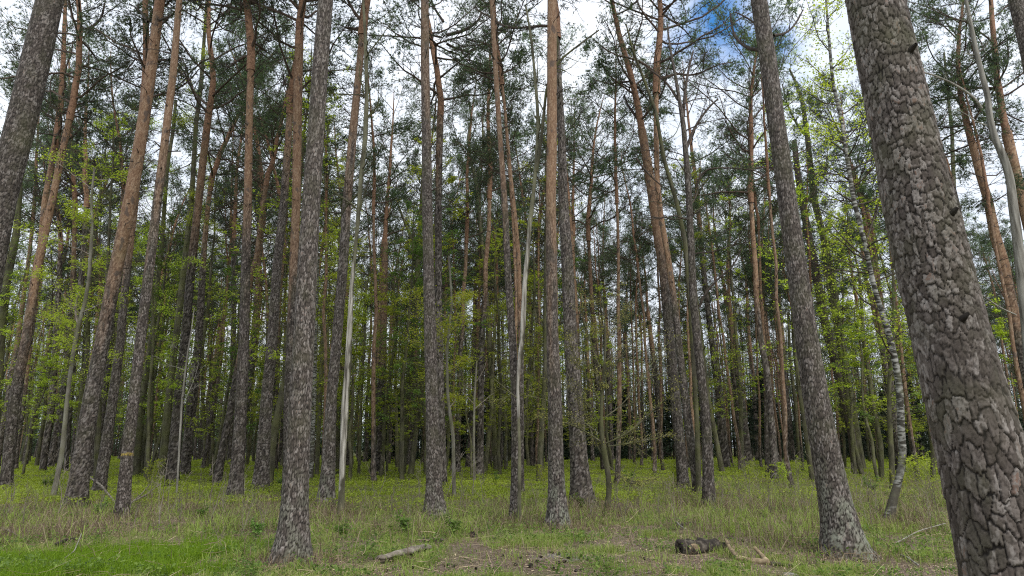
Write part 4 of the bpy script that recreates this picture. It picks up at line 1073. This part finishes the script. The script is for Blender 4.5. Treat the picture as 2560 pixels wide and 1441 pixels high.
# ------------------------------------------------------------------ the wood beyond, one mass
def far_wood():
    rng = np.random.default_rng(9)
    m, t, p, o = mat('far_wood_mix')
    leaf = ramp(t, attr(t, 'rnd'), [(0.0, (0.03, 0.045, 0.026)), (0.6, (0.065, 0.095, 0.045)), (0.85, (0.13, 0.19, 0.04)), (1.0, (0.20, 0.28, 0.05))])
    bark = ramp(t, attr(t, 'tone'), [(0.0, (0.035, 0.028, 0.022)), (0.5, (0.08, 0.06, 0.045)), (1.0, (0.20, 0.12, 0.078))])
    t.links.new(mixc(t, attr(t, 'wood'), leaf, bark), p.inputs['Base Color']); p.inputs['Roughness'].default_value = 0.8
    mb = MB(); n = 1500
    y = np.sqrt(rng.uniform(79 ** 2, 165 ** 2, n)); x = rng.uniform(-0.95, 0.95, n) * y; H = rng.uniform(18, 24, n)
    nn = 8; z = np.linspace(0, 1, nn)[None] * H[:, None]
    P = np.stack([x[:, None] + np.cumsum(rng.normal(0, 0.12, (n, nn)), 1), np.broadcast_to(y[:, None], (n, nn)), z], -1)
    R = rng.uniform(0.09, 0.17, n)[:, None] * (1 - 0.85 * np.linspace(0, 1, nn))[None]
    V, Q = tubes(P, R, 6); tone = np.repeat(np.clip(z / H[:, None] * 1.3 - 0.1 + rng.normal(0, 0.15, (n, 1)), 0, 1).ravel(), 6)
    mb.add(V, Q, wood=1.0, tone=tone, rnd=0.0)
    # crowns
    nc = 12; cx = np.repeat(np.arange(n), nc); tz = rng.uniform(0.5, 1.0, n * nc)
    C = np.stack([x[cx] + rng.normal(0, 1.1, n * nc), y[cx] + rng.normal(0, 1.1, n * nc), tz * H[cx]], 1)
    k = 26; CC = np.repeat(C, k, 0) + rng.normal(0, 1, (n * nc * k, 3)) * np.array([0.55, 0.55, 0.22])
    V, T = blades(CC, np.zeros_like(CC) + [0, 0, 1], 1, 0.32, 0.09, 3.0, rng)
    mb.add(V, None, T, rnd=np.repeat(rng.uniform(0, 0.75, n)[cx].repeat(k) * 0.8 + 0.2 * rng.random(len(CC)), 3))
    # understorey
    m2 = 6500; yy = rng.uniform(80, 150, m2); xx = rng.uniform(-0.88, 0.88, m2) * yy
    zz = np.abs(rng.normal(0, 1, m2)) * (4.2 + 4.0 * vnoise(xx * 0.08, yy * 0 + 3, None, 4)) + 0.5
    k = 60; CC = np.repeat(np.stack([xx, yy, zz], 1), k, 0) + rng.normal(0, 1, (m2 * k, 3)) * np.array([0.9, 0.9, 0.45])
    CC[:, 2] = np.abs(CC[:, 2])
    V, T = blades(CC, np.zeros_like(CC) + [0, 0, 1], 1, 0.32, 0.14, 3.0, rng)
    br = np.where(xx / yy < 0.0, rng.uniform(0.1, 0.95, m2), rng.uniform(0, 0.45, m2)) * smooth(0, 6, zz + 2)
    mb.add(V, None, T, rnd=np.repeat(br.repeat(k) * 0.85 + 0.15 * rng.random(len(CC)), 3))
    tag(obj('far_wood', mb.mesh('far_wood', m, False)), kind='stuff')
far_wood()

# ------------------------------------------------------------------ ground cover
def scatter(n, y0, y1, rng, p=1.0, umax=0.86):
    t = rng.random(n) ** p; y = y0 + (y1 - y0) * t; x = rng.uniform(-umax, umax, n) * y
    return x, y

def blade_mesh(name, x, y, z, h, wd, lean, m, rnd, rng, kind='stuff'):
    n = len(x); a = rng.uniform(0, 6.28, n); l = rng.uniform(0, lean, n) * h
    d = np.stack([np.cos(a), np.sin(a)], 1); sx, sy = -d[:, 1] * wd / 2, d[:, 0] * wd / 2
    # random facing for the blade's width
    b = rng.uniform(0, 6.28, n); sx, sy = np.cos(b) * wd / 2, np.sin(b) * wd / 2
    base = np.stack([x, y, z], 1); S = np.stack([sx, sy, 0 * sx], 1)
    mid = base + np.stack([d[:, 0] * l * 0.35, d[:, 1] * l * 0.35, h * 0.6], 1)
    tip = base + np.stack([d[:, 0] * l, d[:, 1] * l, h * np.clip(1 - 0.3 * l / h, 0.3, 1)], 1)
    V = np.stack([base - S, base + S, mid + S * 0.8, mid - S * 0.8, tip], 1).reshape(-1, 3)
    o = np.arange(n)[:, None] * 5
    mb = MB(); mb.add(V, (o + np.array([[0, 1, 2, 3]])), (o + np.array([[3, 2, 4]])), rnd=np.repeat(rnd, 5))
    return tag(obj(name, mb.mesh(name, m, False)), kind=kind)

rng = np.random.default_rng(21)
# short green grass of the verge
x, y = scatter(420000, 7.0, 17.5, rng, 1.1)
s = soil_mask(x, y); g = fbm(x * 1.6, y * 1.6, 4, 40); tuft = vnoise(x * 7, y * 7, None, 41)
pr = smooth(0.42, 0.62, g) * (0.25 + 0.75 * smooth(0.35, 0.7, tuft)) * (1 - 0.8 * s) * (1 - 0.85 * smooth(13, 17.5, y)) + 0.03
far_left = smooth(0.1, -0.5, x / y) * smooth(10.5, 12.5, y); pr *= 1 - 0.75 * far_left
k = rng.random(len(x)) < pr; x, y, g, tuft = x[k], y[k], g[k], tuft[k]
h = (0.03 + 0.075 * rng.random(len(x)) * (0.4 + tuft) + 0.06 * smooth(0.6, 0.75, tuft)) 
blade_mesh('grass', x, y, gh(x, y) - 0.005, h, 0.007 + 0.003 * rng.random(len(x)), 1.2, M['grass'], np.clip(0.55 * g + 0.45 * rng.random(len(x)) + 0.05, 0, 1), rng)
# lush patch front left
x, y = scatter(260000, 7.6, 11.5, rng, 1.0); k = rng.random(len(x)) < lush_mask(x, y) * (x / y < -0.25) * 0.8; x, y = x[k], y[k]
blade_mesh('lush_grass', x, y, gh(x, y) - 0.01, 0.08 + 0.13 * rng.random(len(x)), 0.007, 0.9, M['lush'], rng.random(len(x)), rng)
# dry grass and last year's stalks
x, y = scatter(260000, 9.0, 34.0, rng, 1.25)
c = fbm(x * 0.8, y * 0.8, 3, 50)
right = smooth(0.08, 0.2, x / y); start = 11.8 + 1.2 * (fbm(x * 0.5, y * 0, 3, 51) - 0.5) * 4
band = smooth(start - 1.5, start + 0.6, y) * (1 - smooth(17.5, 22, y) * (1 - right * 0.85)) * (1 - smooth(26, 34, y))
c2 = fbm(x * 2.2, y * 2.2, 3, 52); pr = band * (0.34 + 0.66 * smooth(0.34, 0.6, c2)) * (0.4 + 0.6 * smooth(0.35, 0.6, c)) + 0.03 * (y < 14)
k = rng.random(len(x)) < pr; x, y, c = x[k], y[k], c[k]
gp_ = smooth(0.44, 0.6, fbm(x * 0.9 + 5, y * 0.9, 3, 55)); rv = rng.random(len(x)) * 0.84; rv = np.where(rng.random(len(x)) < 0.16 + 0.5 * gp_, 0.97, rv)
blade_mesh('dry_grass', x, y, gh(x, y) - 0.01, 0.05 + 0.46 * rng.random(len(x)) ** 2.4 * (0.5 + c), 0.006 + 0.006 * rng.random(len(x)), 1.5, M['dry'], rv, rng)
# taller growth and scraps gathered round the feet of the near trees
hx, hy = [], []
for o_ in list(COL.objects):
    if o_.parent is None and o_.get('category') in ('pine tree', 'tree', 'birch tree', 'dead tree') and o_.location.y < 24:
        rr_ = 0.26 if o_.location.y < 24 else 0.1; n_ = 900
        a_ = rng.uniform(0, 6.28, n_); q_ = rr_ + np.abs(rng.normal(0, 0.32, n_)) - 0.08
        hx.append(o_.location.x + q_ * np.cos(a_)); hy.append(o_.location.y + q_ * np.sin(a_))
x, y = np.concatenate(hx), np.concatenate(hy)
blade_mesh('tree_foot_grass', x, y, gh(x, y) - 0.01, 0.05 + 0.22 * rng.random(len(x)) ** 2, 0.007 + 0.004 * rng.random(len(x)), 1.4, M['dry'], rng.random(len(x)), rng)
# low herbs
x, y = scatter(230000, 8.0, 26.0, rng, 1.4); s = soil_mask(x, y); c = fbm(x * 1.3, y * 1.3, 3, 60); fine_ = vnoise(x * 5, y * 5, None, 61)
k = rng.random(len(x)) < smooth(0.36, 0.55, c) * smooth(0.4, 0.7, fine_) * (1 - s); x, y = x[k], y[k]
V, Q = leaves(np.stack([x, y, gh(x, y) + rng.uniform(0.01, 0.16, len(x))], 1), 0.02 + 0.045 * rng.random(len(x)) ** 2, 0.6, rng)
mb = MB(); mb.add(V, Q, rnd=np.repeat(rng.random(len(x)), 4)); tag(obj('low_weeds', mb.mesh('low_weeds', M['leafg'], False)), kind='stuff')
# bilberry carpet
x, y = scatter(420000, 15.5, 90.0, rng, 1.9)
c = fbm(x * 0.35, y * 0.35, 3, 70); hum = vnoise(x * 1.2, y * 1.2, None, 71); right = smooth(0.12, 0.24, x / y)
pr = smooth(16.0, 20.0, y + 5 * (c - 0.5)) * (1 - right * (1 - smooth(24, 34, y)) * 0.85)
k = rng.random(len(x)) < pr * (0.35 + 0.65 * smooth(0.25, 0.5, hum)); x, y, hum, c = x[k], y[k], hum[k], c[k]
z = gh(x, y) + (0.08 + 0.24 * hum * (0.6 + 0.8 * c)) * rng.uniform(0.35, 1.0, len(x)) ** 0.6
V, Q = leaves(np.stack([x, y, z], 1), 0.035 + 0.0013 * y, 0.55, rng)
mb = MB(); mb.add(V, Q, rnd=np.repeat(np.clip(0.6 * c + 0.45 * rng.random(len(x)), 0, 1), 4)); tag(obj('bilberry_carpet', mb.mesh('bilberry_carpet', M['berry'], False)), kind='stuff')
# litter: fallen leaves, needles, scraps of bark, fine twigs
x, y = scatter(120000, 7.2, 20.0, rng, 1.3); s = soil_mask(x, y)
k = rng.random(len(x)) < 0.35 + 0.65 * s; x, y = x[k], y[k]
V, Q = leaves(np.stack([x, y, gh(x, y) + 0.008 + 0.02 * rng.random(len(x)) ** 3], 1), 0.012 + 0.03 * rng.random(len(x)) ** 2, 0.35, rng, 0.5)
mb = MB(); mb.add(V, Q, rnd=np.repeat(rng.random(len(x)), 4))
n = 5200; x, y = scatter(n, 7.2, 20.0, rng, 1.2); a = rng.uniform(0, 6.28, n)
P = paths(np.stack([x, y, gh(x, y) + 0.01 + 0.12 * rng.random(n) ** 3], 1), np.stack([np.cos(a), np.sin(a), rng.normal(0, 0.06, n)], 1), rng.uniform(0.06, 0.5, n), 5, 0, 0.15, rng)
V, Q = tubes(P, (0.0015 + 0.0045 * rng.random(n) ** 2)[:, None] * np.linspace(1, 0.5, 5)[None], 3); mb.add(V, Q, rnd=np.repeat(rng.random(n), 15))
tag(obj('forest_litter', mb.mesh('forest_litter', M['litter'], False)), kind='stuff')

# ------------------------------------------------------------------ budding sapling in front of the dark pine
def bl(*p): return list(p)
stem_tree('sapling_tree', [(1518, 1272, 14), (1523, 1230, 14), (1521, 1190, 14), (1512, 1140, 15), (1505, 1100, 13), (1503, 1040, 9), (1506, 960, 7), (1514, 880, 5), (1512, 800, 4), (1504, 740, 2)],
          kind='leafy', label='budding sapling with wide low boughs and a bent mossy stem near the centre', cat='sapling', seed=80, matk='mossy', leafk='bud', ldens=9, nbr=10, brz=(0.55, 1.0), blen=0.9, sid='the budding sapling',
          thin=True, limbs=[(bl((1507, 1108), (1450, 1070), (1390, 1050), (1330, 1040)), 6, 2, -1.2), (bl((1504, 1090), (1440, 1040), (1370, 1000), (1300, 985), (1240, 1000)), 5, 2, 0.8), (bl((1503, 1060), (1460, 1000), (1410, 960), (1370, 950)), 5, 2, 1.0),
                 (bl((1508, 1112), (1570, 1085), (1620, 1040), (1660, 1000), (1700, 965)), 7, 2, -1.0), (bl((1510, 1118), (1580, 1108), (1640, 1096), (1690, 1086)), 6, 2, 1.0), (bl((1504, 1050), (1560, 1010), (1610, 940), (1650, 880), (1690, 840)), 5, 2, 0.6),
                 (bl((1506, 960), (1545, 900), (1585, 850), (1620, 820)), 4, 1.5, -0.6), (bl((1508, 940), (1480, 870), (1460, 800), (1450, 760)), 4, 1.5, 0.5), (bl((1503, 1010), (1460, 930), (1430, 880), (1420, 840)), 4, 1.5, -0.6), (bl((1512, 860), (1550, 800), (1580, 760)), 3, 1.2, 0.4),
                 (bl((1512, 1145), (1490, 1110), (1470, 1060), (1455, 1010)), 8, 3, 0.3), (bl((1516, 1160), (1560, 1200), (1600, 1205), (1640, 1198)), 3, 1.5, -0.6)])

# ------------------------------------------------------------------ shrubs and sprouts
def shrub_mesh(seed, H):
    rng = np.random.default_rng(seed); ns = int(rng.integers(2, 5))
    a = rng.uniform(0, 6.28, ns); d = np.stack([np.cos(a) * 0.22, np.sin(a) * 0.22, np.ones(ns)], 1)
    P = paths(np.zeros((ns, 3)) + [0, 0, -0.05], d, rng.uniform(0.6, 1, ns) * H, 9, 0.1, 0.09, rng); R = 0.007 * np.linspace(1, 0.3, 9)[None].repeat(ns, 0)
    mb = MB(); V, Q = tubes(P, R, 4); mb.add(V, Q)
    P2, R2 = sprout(P, R, 9, 0.2, 1, (25, 60), (0.2, 0.45), 5, 0.25, 0.12, 0, 0.6, rng); V, Q = tubes(P2, np.maximum(R2, 0.002), 3); mb.add(V, Q)
    P3, R3 = sprout(P2, R2, 3, 0.2, 1, (25, 60), (0.3, 0.5), 4, 0.1, 0.12, 0, 0.6, rng); V, Q = tubes(P3, np.maximum(R3, 0.0016), 3); mb.add(V, Q)
    return mb.mesh('bare_shrub', M['twig']), np.concatenate([P2, P3[:, [0, 1, 2, 2, 3]]])
SH = [shrub_mesh(600 + i, h) for i, h in enumerate((0.9, 1.2, 0.7, 1.5, 0.8))]
items = []; rng = np.random.default_rng(33)
spots = [(1025, 1300), (1110, 1262), (1000, 1240), (1180, 1255), (1650, 1295), (1700, 1270), (1790, 1298), (1830, 1260), (1880, 1262), (1930, 1290), (1975, 1265), (2010, 1300), (1605, 1265), (2180, 1330), (2290, 1300), (2330, 1262), (420, 1300), (470, 1275), (520, 1310), (560, 1290), (380, 1265), (620, 1300),
         (90, 1280), (140, 1300), (60, 1250), (905, 1290), (940, 1262), (545, 1385), (600, 1345), (2190, 1300), (1480, 1300), (1560, 1310), (655, 1330), (2150, 1280), (250, 1300), (1630, 1240), (1665, 1250), (1600, 1285), (1690, 1300), (1810, 1280), (1850, 1295), (1900, 1240), (1955, 1240), (1995, 1245), (1540, 1290), (2180, 1260), (2300, 1240), (2350, 1290), (2330, 1325), (30, 1270), (110, 1262), (160, 1275), (330, 1320), (400, 1330), (450, 1315), (500, 1262), (580, 1262), (650, 1290), (1050, 1262), (980, 1285), (1150, 1290), (1210, 1275), (1340, 1270), (10, 1310), (60, 1320)]
for i, (px, py) in enumerate(spots):
    p = gp(px, py); s = rng.uniform(0.8, 1.35)
    o = obj('bare_shrub', SH[i % 5][0], None, (p[0], p[1], 0)); o.rotation_euler = (0, 0, rng.uniform(0, 6)); o.scale = (s, s, s)
    tag(o, 'x', 'shrub', 'leafless twiggy shrubs'); items.append((o, p[0], p[1]))
name_all(items, 'leafless twiggy shrub')
def sprout_plant(seed, H, leafk):
    me, PL = shrub_mesh(seed, H); rng = np.random.default_rng(seed)
    r = empty('leafy_sprout', (0, 0, 0), 'x', 'young plant', 'leafy sprouts on the forest floor')
    obj('stem', me, r); obj('foliage', leaf_sprays(PL, 4, rng, 'sprout_foliage', M[leafk], 0.055, 0.04), r); return r
SP = [sprout_plant(650, 1.3, 'leafy'), sprout_plant(651, 0.8, 'leafg'), sprout_plant(652, 1.7, 'leafy'), sprout_plant(653, 0.5, 'leafg')]
items = []
spots = [(1362, 1225, 0), (1240, 1215, 1), (372, 1225, 0), (1905, 1230, 2), (1962, 1225, 0), (2290, 1215, 0), (1450, 1275, 3), (250, 1290, 3), (2330, 1225, 2), (1870, 1210, 2), (2180, 1235, 1), (1780, 1215, 1), (700, 1220, 1), (505, 1300, 3), (640, 1345, 3), (2010, 1212, 2),
         (2260, 1240, 0), (2380, 1230, 2), (1690, 1225, 0), (1575, 1230, 1), (560, 1215, 0), (120, 1225, 1), (855, 1350, 3), (1130, 1345, 3), (1010, 1340, 3)]
for i, (px, py, k) in enumerate(spots):
    p = gp(px, py); first = SP[k] not in [q[0] for q in items]
    r = SP[k] if first else copy_tree(SP[k], (0, 0, 0), 0)
    s = rng.uniform(0.7, 1.05); r.location = (p[0], p[1], 0); r.rotation_euler = (0, 0, rng.uniform(0, 6)); r.scale = (s, s, s)
    items.append((r, p[0], p[1]))
name_all(items, 'small green-leaved sprout')

# ------------------------------------------------------------------ fallen wood
def ground_path(pix, lift):
    out_ = []
    for i, (px, py) in enumerate(pix):
        p = gp(px, py); p[2] = gh(np.array([p[0]]), np.array([p[1]]))[0] + (lift[i] if isinstance(lift, (list, tuple)) else lift); out_.append(p)
    return np.array(out_)
def stick(name, pix, w0, w1, lift, label, cat, m='twig', seed=0, bark=False, flat=1.0, group=None):
    P = ground_path(pix, lift); D = P[:, 1].mean()
    r0, r1 = 0.5 * w0 * D / F, 0.5 * w1 * D / F
    P[:, 2] += np.maximum(r0, r1) * 0.6 * flat
    c = P[0] * 1; c[2] = 0
    me, PP, RR = trunk_mesh(name, P - c, np.linspace(r0, r1, len(P)), M[m], 22, 0.02, 'pine' if bark else 'leafy', 99, seed, 9, 0.07, 0.008, flare=0.0)
    v = np.empty(len(me.vertices) * 3, np.float32); me.vertices.foreach_get('co', v); v = v.reshape(-1, 3)
    n = len(PP); ax = np.repeat(PP, 22, 0)
    v[:, 2] = ax[:, 2] + (v[:, 2] - ax[:, 2]) * flat
    nz = fbm(v[:, 0] * 9 + seed, v[:, 1] * 9 + v[:, 2] * 7, 3, seed) - 0.5
    v += (v - ax) * (nz * 0.9)[:, None]
    for e, sgn in ((0, -1), (n - 1, 1)):      # ragged closed ends
        ring = slice(e * 22, e * 22 + 22); v[ring] = ax[ring] + (v[ring] - ax[ring]) * 0.12
    me.vertices.foreach_set('co', v.ravel()); me.update()
    o = obj(name, me, None, tuple(c)); tag(o, label, cat, group); return o, PP + c, RR

log, LP, LR = stick('fallen_log', [(1702, 1389), (1745, 1386), (1792, 1380)], 40, 34, 0.0, 'short thick rotten log with flaking dark bark and a bare wood patch', 'log', 'log', 3, bark=False, flat=0.95)
# hollow dark end and the bare patch
mb = MB(); c0 = LP[0] - np.array(log.location); ax = unit((LP[1] - LP[0])[None])[0]
a = np.linspace(0, 2 * np.pi, 25)[:-1]; U = unit(np.cross(ax, [0, 0, 1])[None])[0]; W = np.cross(U, ax)
rings = []
for rr_, off in ((1.02, 0.03), (0.95, -0.015), (0.72, -0.02), (0.5, 0.04), (0.05, 0.06)):
    k_ = LR[0] * rr_ * (1 + 0.10 * np.sin(a * 3 + 1) + 0.06 * np.sin(a * 7))
    rings.append(c0 + ax * off + np.cos(a)[:, None] * U * k_[:, None] + np.sin(a)[:, None] * W * k_[:, None])
V = np.concatenate(rings); q = []
for i in range(4):
    for j in range(24): q.append((i * 24 + j, i * 24 + (j + 1) % 24, (i + 1) * 24 + (j + 1) % 24, (i + 1) * 24 + j))
mb.add(V, np.array(q)); obj('broken_end', mb.mesh('broken_end', M['log']), log)
mb = MB(); na, ns = 12, 16; A_, S_ = np.meshgrid(np.linspace(-0.55, 0.75, na), np.linspace(0.06, 0.30, ns))
edge = np.clip(1 - ((A_ - 0.1) / 0.6) ** 2 - ((S_ - 0.17) / 0.12) ** 2 + 0.5 * (vnoise(A_ * 5, S_ * 30, None, 3) - 0.5), -0.2, 1)
rad_ = LR[0] * 1.0 + 0.012 * smooth(0, 0.25, edge) - 0.03 * (edge < 0)
fr = unit(np.array([[0.0, -1.0, 0.0]]))[0]
V = c0 + S_[..., None] * ax + rad_[..., None] * (np.cos(A_)[..., None] * fr + np.sin(A_)[..., None] * np.array([0, 0, 0.9]))
i = np.arange(ns - 1)[:, None] * na; j = np.arange(na - 1)[None]
mb.add(V, np.stack([i + j, i + j + 1, i + na + j + 1, i + na + j], -1).reshape(-1, 4)); obj('bare_patch', mb.mesh('bare_patch', M['barewood']), log)
stick('fallen_log', [(1790, 1376), (1808, 1372), (1826, 1371)], 24, 16, 0.0, 'small decayed log stub behind the right end of the thick rotten log', 'log', 'log', 4, flat=0.8)
fb, FP, FR = stick('forked_branch', [(1816, 1372), (1824, 1388), (1842, 1404), (1880, 1408), (1908, 1411), (1926, 1413)], 8, 14, [0.10, 0.06, 0.02, 0.0, 0.0, 0.0], 'pale forked branch lying on the grass right of the thick rotten log', 'branch', 'barewood', 5)
P = ground_path([(1918, 1412), (1902, 1402), (1888, 1400)], [0.04, 0.09, 0.16]); P = np.stack([np.interp(np.linspace(0, 2, 12), range(3), P[:, k]) for k in range(3)], 1) - np.array(fb.location)
mb = MB(); V, Q = tubes(P[None], (np.linspace(0.034, 0.022, 12) * (1 + 0.15 * np.sin(np.arange(12) * 2.0)))[None], 10); mb.add(V, Q); obj('side_fork', mb.mesh('side_fork', M['barewood']), fb)
stick('driftwood_piece', [(948, 1412), (985, 1403), (1030, 1393), (1066, 1384)], 20, 32, 0.05, 'flat grey slab of weathered wood on the grass at the bottom centre', 'wood piece', 'twig', 6, flat=0.5)
for i, (pix, w0, w1, lift, lab, m_) in enumerate([
    ([(1056, 1360), (1080, 1361), (1108, 1362)], 11, 8, 0.04, 'short dark stick above the flat grey slab of wood', 'log'),
    ([(1617, 1334), (1650, 1328), (1690, 1325)], 9, 6, 0.0, 'mossy dark stick lying left behind the thick rotten log', 'mossy'),
    ([(1702, 1316), (1722, 1312), (1742, 1308)], 8, 5, 0.0, 'blackish bark-covered stick highest up the slope behind the log', 'log'),
    ([(1692, 1313), (1703, 1322), (1714, 1330)], 4, 3, 0.04, 'thin pale stick crossing beside the blackish one', 'dead'),
    ([(1637, 1370), (1650, 1373), (1664, 1377)], 8, 4, 0.0, 'dark chip of bark left of the thick rotten log', 'log'),
    ([(1815, 1348), (1838, 1350), (1860, 1354)], 7, 4, 0.0, 'dark knobbly stick between the log and the mottled foreground pine', 'log'),
    ([(1925, 1412), (1955, 1416), (1988, 1420)], 11, 5, 0.0, 'dark rotten stick continuing right of the pale forked branch', 'log'),
    ([(2000, 1417), (2012, 1415), (2026, 1411)], 8, 4, 0.0, 'black bark scrap near the foot of the mottled foreground pine', 'log'),
    ([(2252, 1391), (2270, 1398), (2296, 1416)], 5, 4, 0.02, 'curved grey stick between the two right foreground pines', 'dead'),
    ([(213, 1222), (250, 1244), (288, 1276), (304, 1302)], 5, 3, [0.45, 0.3, 0.14, 0.02], 'fallen bough leaning at the foot of the yellow-banded pine from the left', 'twig'),
    ([(298, 1296), (330, 1275), (362, 1262), (396, 1242)], 4, 3, [0.06, 0.18, 0.22, 0.35], 'fallen bough reaching right from the foot of the yellow-banded pine', 'twig'),
    ([(318, 1275), (350, 1260), (372, 1235)], 3, 2, [0.1, 0.2, 0.3], 'thin dry bough above the one right of the yellow-banded pine', 'twig'),
    ([(96, 1446), (138, 1418), (182, 1402), (200, 1360)], 4, 2, [0.0, 0.04, 0.12, 0.15], 'pale bent twig rising from the lush grass at the bottom left', 'dead'),
    ([(488, 1446), (520, 1425), (560, 1402)], 3, 2, 0.03, 'straight pale twig left below the big grey foreground pine', 'dead'),
    ([(2236, 1365), (2300, 1345), (2368, 1332)], 3, 2, [0.02, 0.1, 0.16], 'long straw-coloured stalk between the two right foreground pines', 'dead'),
    ([(1560, 1362), (1590, 1366), (1622, 1372)], 4, 2, 0.0, 'thin brown twig in front of the moss left of the rotten log', 'twig'),
    ([(1545, 1378), (1580, 1381), (1608, 1380)], 3, 2, 0.0, 'slender twig on the bare soil left of the rotten log', 'twig'),
    ([(140, 1368), (165, 1358), (190, 1352)], 9, 6, 0.02, 'rotten bark strip in the brown patch at the lower left', 'log'),
    ([(275, 1366), (310, 1362), (345, 1358)], 5, 4, 0.02, 'greyish stick in the brown patch behind the lush grass', 'twig'),
    ([(275, 1312), (300, 1312), (322, 1318)], 5, 3, 0.03, 'thin dark bough just below the foot of the yellow-banded pine', 'log'),
    ([(0, 1330), (30, 1338), (60, 1356)], 5, 3, 0.05, 'brown curved bough at the lower left picture edge', 'twig'),
    ([(1580, 1441), (1600, 1436), (1640, 1430)], 4, 3, 0.0, 'short twig at the bottom edge below the thick rotten log', 'twig')]):
    stick('fallen_stick', pix, w0, w1, lift, lab, 'stick', m_, 20 + i, group='sticks on the forest floor')

def lump(name, px, py, r, h, m, label, cat, seed):
    p = gp(px, py); n, k = 22, 30
    th = np.linspace(0, np.pi / 2, n)[:, None]; ph = np.linspace(0, 2 * np.pi, k, endpoint=False)[None]
    x = np.cos(th) * np.cos(ph); y = np.cos(th) * np.sin(ph); z = np.sin(th) + 0 * ph
    f = 1 + 0.9 * (fbm(x * 2 + seed, y * 2 + z * 2, 4, seed) - 0.5) + 0.3 * (fbm(x * 8 + seed, y * 8 + z * 8, 2, seed) - 0.5)
    V = np.stack([x * f * r, y * f * r, z * f * h - 0.02], -1).reshape(-1, 3)
    i = np.arange(n - 1)[:, None] * k; j = np.arange(k)[None]; q = np.stack([i + j, i + (j + 1) % k, i + k + (j + 1) % k, i + k + j], -1).reshape(-1, 4)
    mb = MB(); mb.add(V, q); tag(obj(name, mb.mesh(name, M[m]), None, (p[0], p[1], 0)), label, cat)
lump('rotten_stump', 1183, 1345, 0.08, 0.12, 'log', 'small dark rotten stump between the grey slab and the splintered snag', 'stump', 1)
lump('mossy_stump', 200, 1318, 0.16, 0.11, 'mossy', 'low mossy stump left below the yellow-banded pine', 'stump', 2)
lump('pale_stone', 347, 1334, 0.035, 0.035, 'dead', 'small whitish stone right below the foot of the yellow-banded pine', 'stone', 3)
lump('grey_stone', 1975, 1436, 0.09, 0.04, 'dead', 'flat grey stone in the grass below the dark rotten stick', 'stone', 4)

# pine cones strewn over the bare soil
def cone_mesh():
    mb = MB(); n, k = 13, 12
    for i in range(n):
        t = i / (n - 1); r = 0.017 * math.sin(math.pi * (0.12 + 0.8 * t)) ** 0.8
        for j in range(8):
            a = j / 8 * 6.283 + (i % 2) * 0.39 + i * 0.2; c, s_ = math.cos(a), math.sin(a); z = -0.024 + 0.048 * t
            b = np.array([c * r * 0.3, s_ * r * 0.3, z]); o_ = np.array([c * r * 1.15, s_ * r * 1.15, z + 0.008]); w_ = np.array([-s_, c, 0]) * 0.0062
            mb.add(np.array([b - w_, b + w_, o_ + w_ * 0.8, o_ - w_ * 0.8, o_ + [0, 0, -0.004]]), [(0, 1, 2, 3)], [(3, 2, 4), (0, 3, 4), (2, 1, 4)])
    return mb.mesh('pine_cone', M['log'], False)
cm = cone_mesh(); rng = np.random.default_rng(44)
cs = [(1352, 1398), (1378, 1388), (1395, 1391), (1410, 1386), (1422, 1399), (1455, 1398), (1470, 1402), (1505, 1397), (1325, 1416), (1345, 1410), (1382, 1425), (1300, 1402), (1290, 1416), (1031, 1424), (1068, 1427), (1116, 1418), (1135, 1420), (1395, 1412), (1326, 1420), (1410, 1408), (1260, 1396), (1190, 1425), (1440, 1430), (1545, 1412), (1610, 1402), (965, 1432), (1340, 1380), (700, 1425), (655, 1430)]
for px, py in cs:
    p = gp(px, py); o = obj('pine_cone', cm, None, (p[0], p[1], gh(p[:1], p[1:2])[0] + 0.015)); o.rotation_euler = (rng.uniform(1.2, 1.9), 0, rng.uniform(0, 6.28)); s = rng.uniform(0.9, 1.3); o.scale = (s, s, s)
    tag(o, 'small dark pine cone lying on the bare brown soil of the foreground', 'pine cone', 'pine cones on the bare soil')
